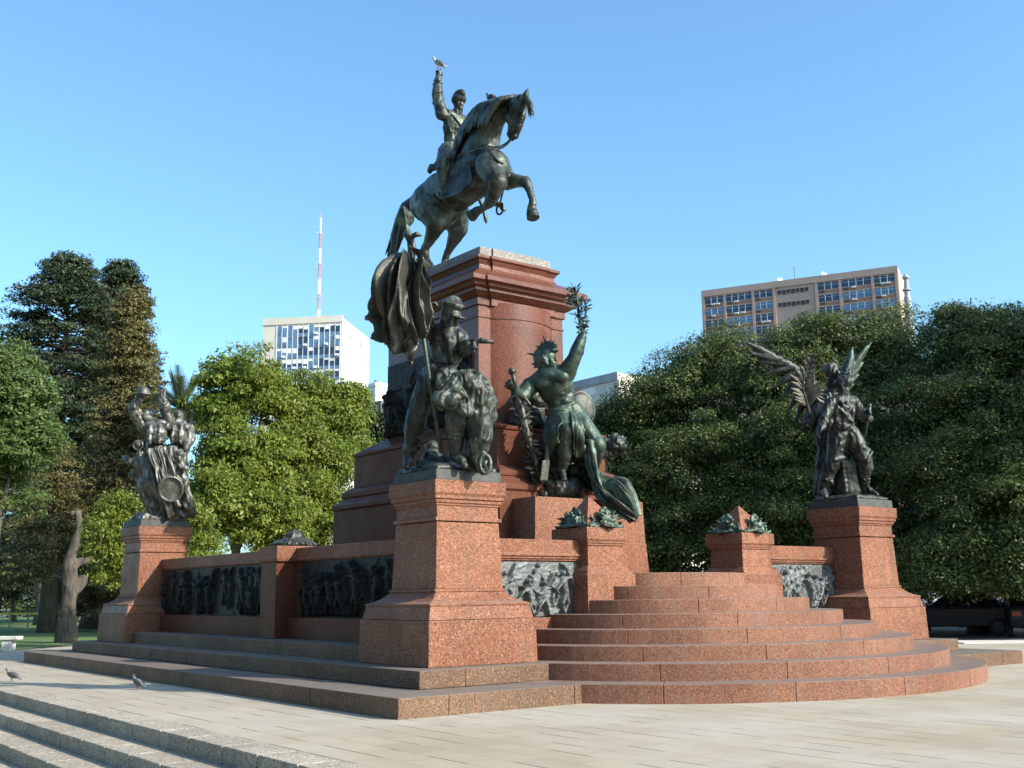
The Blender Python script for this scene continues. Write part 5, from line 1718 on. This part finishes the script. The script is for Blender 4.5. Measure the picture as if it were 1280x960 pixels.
# ------------------------------------------------------------------ buildings
M_white = simple('white_wall', (.78, .77, .73), .7, 0, .05, .3)
M_cream = simple('cream_wall', (.62, .56, .47), .7, 0, .08, .3)
M_glass = simple('window_glass', (.025, .045, .095), .2, .0, .5, .35)
M_glass2 = simple('blue_blinds', (.11, .19, .30), .3, .0, .4, .4)
M_brown = simple('brown_wall', (.46, .315, .25), .8, 0, .08, .2)
M_brown2 = simple('rust_panel', (.33, .18, .12), .8, 0, .15, .4)
M_darkm = simple('dark_metal', (.04, .04, .045), .5)
M_ac = simple('air_conditioner_white', (.7, .7, .68), .5)
M_stone = simple('weathered_stone', (.33, .33, .34), .8, 0, .2, .6)
M_slate = simple('slate_roof', (.12, .115, .115), .7, 0, .2, .8)
M_redp = simple('mast_red', (.40, .27, .30), .6)
M_mastw = simple('mast_white', (.62, .64, .68), .6)
class Facade:
    """a box building: corner point, horizontal direction along the front, depth direction"""
    def __init__(s, p0, p1, depth, top, name, label, m):
        p0, p1 = Vector((p0.x, p0.y, 0)), Vector((p1.x, p1.y, 0))
        s.o = p0; s.u = (p1-p0).normalized(); s.W = (p1-p0).length
        s.n = Vector((s.u.y, -s.u.x, 0))
        if s.n.dot(-p0) < 0: s.n = -s.n
        s.top = top; s.depth = depth
        s.r = root(name, (p0.x, p0.y, 0), label, 'building')
        c = p0+s.u*s.W/2-s.n*depth/2+Vector((0, 0, top/2-.5))
        put('wall', MB().obb(c, s.u*s.W/2, s.n*depth/2, Vector((0, 0, top/2+.5))), m, s.r)
    def pane(s, name, u0, u1, z0, z1, m, out=.05, th=.1, parent=None):
        c = s.o+s.u*(u0+u1)/2+s.n*(out-th/2)+Vector((0, 0, (z0+z1)/2))
        return put(name, MB().obb(c, s.u*(u1-u0)/2, s.n*th/2, Vector((0, 0, (z1-z0)/2))), m, parent or s.r)
    def grid(s, name, cells, m, out=.1, th=.12, parent=None):
        q = MB()
        for u0, u1, z0, z1 in cells:
            c = s.o+s.u*(u0+u1)/2+s.n*(out-th/2)+Vector((0, 0, (z0+z1)/2))
            q.obb(c, s.u*(u1-u0)/2, s.n*th/2, Vector((0, 0, (z1-z0)/2)))
        return put(name, q, m, parent or s.r)
DB = 300
pA, pB = far(329, 402, DB*1.01), far(427.5, 395, DB*.985)
TW = Facade(pA, pB, 26, (pA.z+pB.z)/2, 'office_tower', 'white office tower slab with a blue window grid, below the lattice mast', M_cream)
W = TW.W; T = TW.top
rr = random.Random(2)
# white end wall with slit windows
endo = TW.o+TW.u*(W+.16)
put('end_wall', MB().obb(endo-TW.n*13+Vector((0, 0, T/2-.2)), TW.u*.15, TW.n*13.1, Vector((0, 0, T/2-.25))), M_white, TW.r)
u0, u1 = W*.18, W*.985
cols, fh = 6, 3.15
cw = (u1-u0)/cols
for k in range(13):
    z1 = T-1.7-fh*k
    for c in range(cols):
        a = u0+cw*c
        f = TW.grid('window', [(a+.1, a+cw-.1, z1-fh+.85, z1-.15)], M_glass if rr.random() < .7 else M_glass2, .06, .1)
        if k < 9:
            bl = []
            for h in (0, 1):
                if rr.random() < .5: bl.append((a+.2+cw/2*h, a+cw/2*(h+1)-.2, z1-.15-rr.uniform(.4, 1.5), z1-.2))
            if bl: TW.grid('blind', bl, M_white, .09, .04, f)
            if rr.random() < .45: TW.grid('air_conditioner', [(a+cw*.55, a+cw*.55+.9, z1-fh+.3, z1-fh+.9)], M_ac, .6, .6, f)
TW.grid('mullions', [(u0+cw*c-.13, u0+cw*c+.13, T-44, T-1.6) for c in range(cols+1)]+[(u0+cw*(c+.5)-.06, u0+cw*(c+.5)+.06, T-44, T-1.6) for c in range(cols)], M_white, .13, .2)
TW.grid('spandrels', [(u0, u1, T-1.7-fh*k-fh+.02, T-1.7-fh*k-fh+.82) for k in range(13)], M_glass2, .08, .1)
TW.pane('parapet', 0, W+.3, T-1.4, T+.5, M_cream, .25, .3)
q = MB()
for k in range(11):
    for d_ in (7, 17):
        put('slit_window', MB().obb(TW.o+TW.u*(W+.33)-TW.n*d_+Vector((0, 0, T-4-fh*k)), TW.u*.03, TW.n*.35, Vector((0, 0, .75))), M_darkm, TW.r)
# lattice mast on its roof
mb = TW.o+TW.u*(W*.583)-TW.n*8+Vector((0, 0, T-.1))
mt = far(388.5, 272, math.hypot(mb.x, mb.y)).z
mr = root('lattice_mast', mb, 'tall red and white lattice radio mast on the office tower roof', 'mast')
nseg = 7
for k in range(nseg):
    q = MB()
    za, zb = mb.z+(mt-mb.z)*k/nseg, mb.z+(mt-mb.z)*(k+1)/nseg
    w_ = .30-.018*k
    cs = [Vector((mb.x+w_*i, mb.y+w_*j, 0)) for i, j in ((-1, -1), (1, -1), (1, 1), (-1, 1))]
    for c in cs: q.tube([c+Vector((0, 0, za)), c+Vector((0, 0, zb))], .08, 5)
    n = 4
    for i in range(n):
        z0, z1 = za+(zb-za)*i/n, za+(zb-za)*(i+1)/n
        for a in range(4):
            q.tube([cs[a]+Vector((0, 0, z0)), cs[(a+1) % 4]+Vector((0, 0, z1))], .05, 4)
            q.tube([cs[a]+Vector((0, 0, z1)), cs[(a+1) % 4]+Vector((0, 0, z1))], .04, 4)
    if k % 2: 
        for a in range(3): q.tube([Vector((mb.x-1.5, mb.y+.5*a, zb-.8*a)), Vector((mb.x+1.5, mb.y-.5*a, zb-.8*a))], .06, 4)
    put('mast_section', q, M_mastw if k % 2 == 0 else M_redp, mr)
put('antenna_tip', MB().tube([Vector((mb.x, mb.y, mt)), Vector((mb.x, mb.y, mt+1.8))], .09, 5), M_redp, mr)
# brown office block
pA, pB = far(876.5, 358, 290), far(1122.5, 341, 281)
OB = Facade(pA, pB, 24, (pA.z+pB.z)/2, 'office_block', 'brown office block with window bands and roof dishes, above the right hand trees', M_brown)
W = OB.W; T = OB.top; sc = W/246.
bays = [(881, 905), (908, 942), (945, 969), (1026, 1051), (1055, 1090), (1093, 1118)]
fh = 15.6*sc
for k in range(5):
    zt = T-8.6*sc-fh*k
    for a, b in bays:
        ua, ub = (a-876.5)*sc, (b-876.5)*sc
        f = OB.grid('window', [(ua, ub, zt-8.6*sc, zt)], M_glass if k == 0 or rr.random() < .5 else M_glass2, .04, .1)
        n = 3 if b-a < 28 else 4
        OB.grid('window_frame', [(ua+(ub-ua)*i/n-.08, ua+(ub-ua)*i/n+.08, zt-8.6*sc, zt) for i in range(1, n)]+[(ua, ub, zt-3.0*sc, zt-2.75*sc)], M_white, .1, .1, f)
        OB.grid('sill_panel', [(ua, ub, zt-13.5*sc, zt-9.6*sc)], M_brown2, .06, .1, f)
        OB.grid('vent', [(ua+.3, ua+1.6, zt-12.3*sc, zt-10*sc)], M_darkm, .12, .1, f)
        if k < 3 and rr.random() < .75:
            for i in range(rr.randint(1, 2)):
                OB.grid('air_conditioner', [(ua+(ub-ua)*(.35+.25*i), ua+(ub-ua)*(.35+.25*i)+1.0, zt-11.5*sc, zt-9.6*sc)], M_ac, .8, .7, f)
for a in (876.5, 905.3, 942.3, 969.3, 1022.5, 1051.5, 1090.5, 1118.5):
    OB.pane('pilaster', (a-876.5)*sc, (a-876.5+3.4)*sc, 0, T-.02, M_brown, .32, .4)
OB.pane('parapet', 0, W, T-7.2*sc, T+.25, M_brown, .38, .42)
# raised letters, too far to read
for rowz in (13.5, 30):
    cells = []
    for i in range(7):
        a = (976+5.7*i-876.5)*sc
        zt = T-(rowz-2)*sc
        w_ = 4.2*sc
        cells += [(a, a+w_*.25, zt-5*sc, zt), (a+w_*.6, a+w_*.85, zt-5*sc, zt), (a, a+w_, zt-1.1*sc, zt), (a, a+w_, zt-3*sc, zt-2.1*sc)]
        if i % 2: cells.append((a, a+w_, zt-5.4*sc, zt-4.5*sc))
    OB.grid('lettering', cells, M_darkm, .2, .3)
rp = lambda a, dz: OB.o+OB.u*(a-876.5)*sc-OB.n*3+Vector((0, 0, T+dz))
def dish(a, label):
    p = rp(a, 0); r_ = root('satellite_dish', p, label, 'dish', 'roof dishes of the brown office block')
    put('mount', MB().tube([p, p+Vector((0, 0, 1.2))], .12, 6), M_darkm, r_)
    d = Vector((-.4, -.75, .5)).normalized()
    put('reflector', MB().ball(p+Vector((0, 0, 1.4)), (.85, .85, .22), axes(d.orthogonal(), d)), M_white, r_, smooth=True)
dish(976.5, 'white satellite dish on the brown roof, left of the thin aerial')
dish(1032, 'white satellite dish on the brown roof, right of the thin aerial')
p = rp(995.5, 0)
r_ = root('roof_aerial', p, 'thin dark aerial standing on the roof of the brown office block', 'aerial')
put('pole', MB().tube([p, p+Vector((0, 0, 4.6))], .10, 6), M_darkm, r_)
put('crossbar', MB().tube([p+Vector((-.5, 0, 3.9)), p+Vector((.5, 0, 3.9))], .05, 5), M_darkm, r_)
# stone pinnacle
pp = far(1132, 344, 150); k = 150/FPX
r_ = root('stone_pinnacle', (pp.x, pp.y, 0), 'grey ornate stone pinnacle beside the brown office block, rising behind the trees', 'pinnacle')
z = lambda py: far(1132, py, 150).z
put('pinnacle_shaft', MB().lathe((pp.x, pp.y), [(5.5*k, -.2), (5.5*k, z(420)), (4.2*k, z(388)), (4.0*k, z(372)), (3.2*k, z(370)), (3.4*k, z(364))], 14), M_stone, r_, smooth=False)
put('pinnacle_head', MB().lathe((pp.x, pp.y), [(3.3*k, z(364)+.01), (5.2*k, z(363.5)), (5.4*k, z(362.5)), (3.0*k, z(360.5)), (2.4*k, z(350)), (4.2*k, z(348)), (4.4*k, z(347)), (2.6*k, z(344.5)), (.2*k, z(341.5))], 14), M_stone, r_)
# pale low block right of the warrior, white turret left of the pedestal
pA, pB = far(700, 478, 140), far(773, 470.5, 132)
PB = Facade(pA, pB, 14, (pA.z+pB.z)/2, 'pale_building', 'pale flat topped building glimpsed between the warrior and the trees', M_cream)
PB.pane('parapet', 0, PB.W, PB.top-.9, PB.top+.1, M_stone, .2, .3)
PB.pane('roof_band', 1.5, PB.W*.62, PB.top-2.1, PB.top-1.2, M_white, .12, .2)
PB.grid('window', [(2, 4, PB.top-6, PB.top-3.5), (6, 8, PB.top-6, PB.top-3.5)], M_glass, .06, .1)
pA, pB = far(445, 520, 180), far(476, 518, 176)
TB = Facade(pA, pB, 10, far(460, 503, 178).z, 'turret_house', 'white turret with dark slate roof, between the office tower and tall pedestal', M_slate)
c = TB.o+TB.u*TB.W*.52-TB.n*2
t0 = far(460, 478, 178).z
put('turret', MB().loft([(c.x, c.y, 1.0, 1.0, 0), (c.x, c.y, 1.0, 1.0, t0-.6), (c.x, c.y, 1.25, 1.25, t0-.55), (c.x, c.y, 1.25, 1.25, t0)]), M_white, TB.r)
put('chimney_pots', MB().tube([Vector((c.x-.4, c.y, t0)), Vector((c.x-.4, c.y, t0+.6))], .25, 8), M_slate, TB.r)
put('gable', MB().box(c.x+1.4, c.x+3.2, c.y-1, c.y+1, 0, far(476, 489, 178).z), M_white, TB.r)

# ------------------------------------------------------------------ park furniture, cars
M_bench = simple('white_stone', (.62, .60, .55), .7, 0, .1)
p = far(6, 806, 39.5); p.z = 0
r_ = root('stone_bench', p, 'white stone bench on the lawn at the left edge', 'bench')
ux = r0.copy()
fy = Vector((-ux.y, ux.x, 0))
Pb = lambda a, b, z: Vector((p.x, p.y, z))+ux*a+fy*b
put('seat', MB().obb(Pb(-.45, 0, .40), ux*.92, fy*.24, Vector((0, 0, .055))), M_bench, r_, bevel=.015)
for a in (-1.05, .12): put('leg', MB().obb(Pb(a, 0, .165), ux*.15, fy*.19, Vector((0, 0, .18))), M_bench, r_, bevel=.015)
M_tape = simple('yellow_tape', (.65, .50, .06), .6)
M_post = simple('wood_post', (.30, .25, .17), .8)
p0, p1 = far(-10, 772, 70), far(128, 770, 66)
r_ = root('rope_barrier', (p0.x, p0.y, -.03), 'low barrier of posts with yellow tape across the far lawn', 'barrier')
for i in range(7):
    c = p0.lerp(p1, i/6)
    put('post', MB().tube([Vector((c.x, c.y, -.1)), Vector((c.x, c.y, .95))], .05, 8), M_post, r_)
put('tape', MB().obb(p0.lerp(p1, .5)*1-Vector((0, 0, p0.lerp(p1, .5).z-.82)), Vector((p1.x-p0.x, p1.y-p0.y, 0))/2, fy*.01, Vector((0, 0, .05))), M_tape, r_)
M_car1 = simple('shaded_blue_paint', (.004, .005, .010), .5, 0)  # both car paints blackened: the deep shade under the trees put into the colour
M_car2 = simple('shaded_black_paint', (.004, .004, .005), .5, 0)
M_carglass = simple('car_glass', (.008, .012, .022), .25)
M_tyre = simple('tyre_rubber', (.015, .015, .015), .85)
M_lamp = simple('red_lamp', (.25, .02, .02), .3)
def car(pos, yaw, label, m):
    pos = Vector(pos)
    f = Vector((math.cos(yaw), math.sin(yaw), 0)); sdv = Vector((-f.y, f.x, 0))
    P = lambda a, b, z: pos+f*a+sdv*b+Vector((0, 0, z))
    r_ = root('parked_car', pos, label, 'car', 'cars parked in the shade')
    def shell(prof, w0, w1):
        v = []
        for a, z in prof:
            wv = w0+(w1-w0)*max(0, z-.9)/.55
            v += [P(a, -wv, z), P(a, wv, z)]
        n = len(prof)
        fa = [(2*i, 2*((i+1) % n), 2*((i+1) % n)+1, 2*i+1) for i in range(n)]
        fa += [tuple(2*i for i in range(n-1, -1, -1)), tuple(2*i+1 for i in range(n))]
        return MB().add(v, fa)
    put('body', shell([(-2.05, .32), (2.1, .32), (2.15, .6), (2.0, .82), (1.0, .95), (-1.5, 1.0), (-2.05, .98), (-2.12, .6)], .84, .80), m, r_, bevel=.05)
    put('cabin', shell([(1.05, .93), (.35, 1.42), (-1.0, 1.45), (-1.75, .98)], .80, .62), M_carglass, r_, bevel=.03)
    put('roof', shell([(.33, 1.41), (.25, 1.47), (-.95, 1.50), (-1.05, 1.44)], .66, .62), m, r_, bevel=.02)
    for a in (-1.3, 1.35):
        for sg in (-1, 1):
            w_ = put('wheel', MB().tube([P(a, sg*.70, .31), P(a, sg*.86, .31)], .31, 18), M_tyre, r_)
            put('rim', MB().tube([P(a, sg*.80, .31), P(a, sg*.87, .31)], .19, 14), M_darkm, w_)
    for sg in (-1, 1):
        put('tail_light', MB().obb(P(-2.11, sg*.62, .78), f*.03, sdv*.14, Vector((0, 0, .08))), M_lamp, r_)
        put('headlight', MB().obb(P(2.08, sg*.58, .72), f*.05, sdv*.16, Vector((0, 0, .07))), M_ac, r_)
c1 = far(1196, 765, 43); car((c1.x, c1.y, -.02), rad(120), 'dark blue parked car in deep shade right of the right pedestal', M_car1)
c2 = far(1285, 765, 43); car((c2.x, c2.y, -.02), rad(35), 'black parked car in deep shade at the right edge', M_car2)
# dark hedges closing the view under the trees
def hedge(px0, px1, dist, h, label, seed):
    pads = []
    r = np.random.default_rng(seed)
    h0, h1 = far(px0, 760, dist), far(px1, 760, dist)
    hd_ = root('hedge', (h0.x, h0.y, -.03), label, 'hedge')
    for i in range(420):
        c = h0.lerp(h1, r.random())
        pads.append((c.x+r.normal(0, .5), c.y+r.normal(0, .5), r.uniform(.1, h), .55*dist/47, .5*dist/47))
    put('foliage', leaf_mesh(pads, 60, .2*dist/47, seed+1, .5), M_leaf_under, hd_)
hedge(740, 1330, 48, 3.2, 'long dark hedge under the right hand trees, behind the parked cars', 77)
hedge(-60, 430, 115, 3.6, 'distant dark hedge closing the lawn at the left, behind the tree trunks', 87)
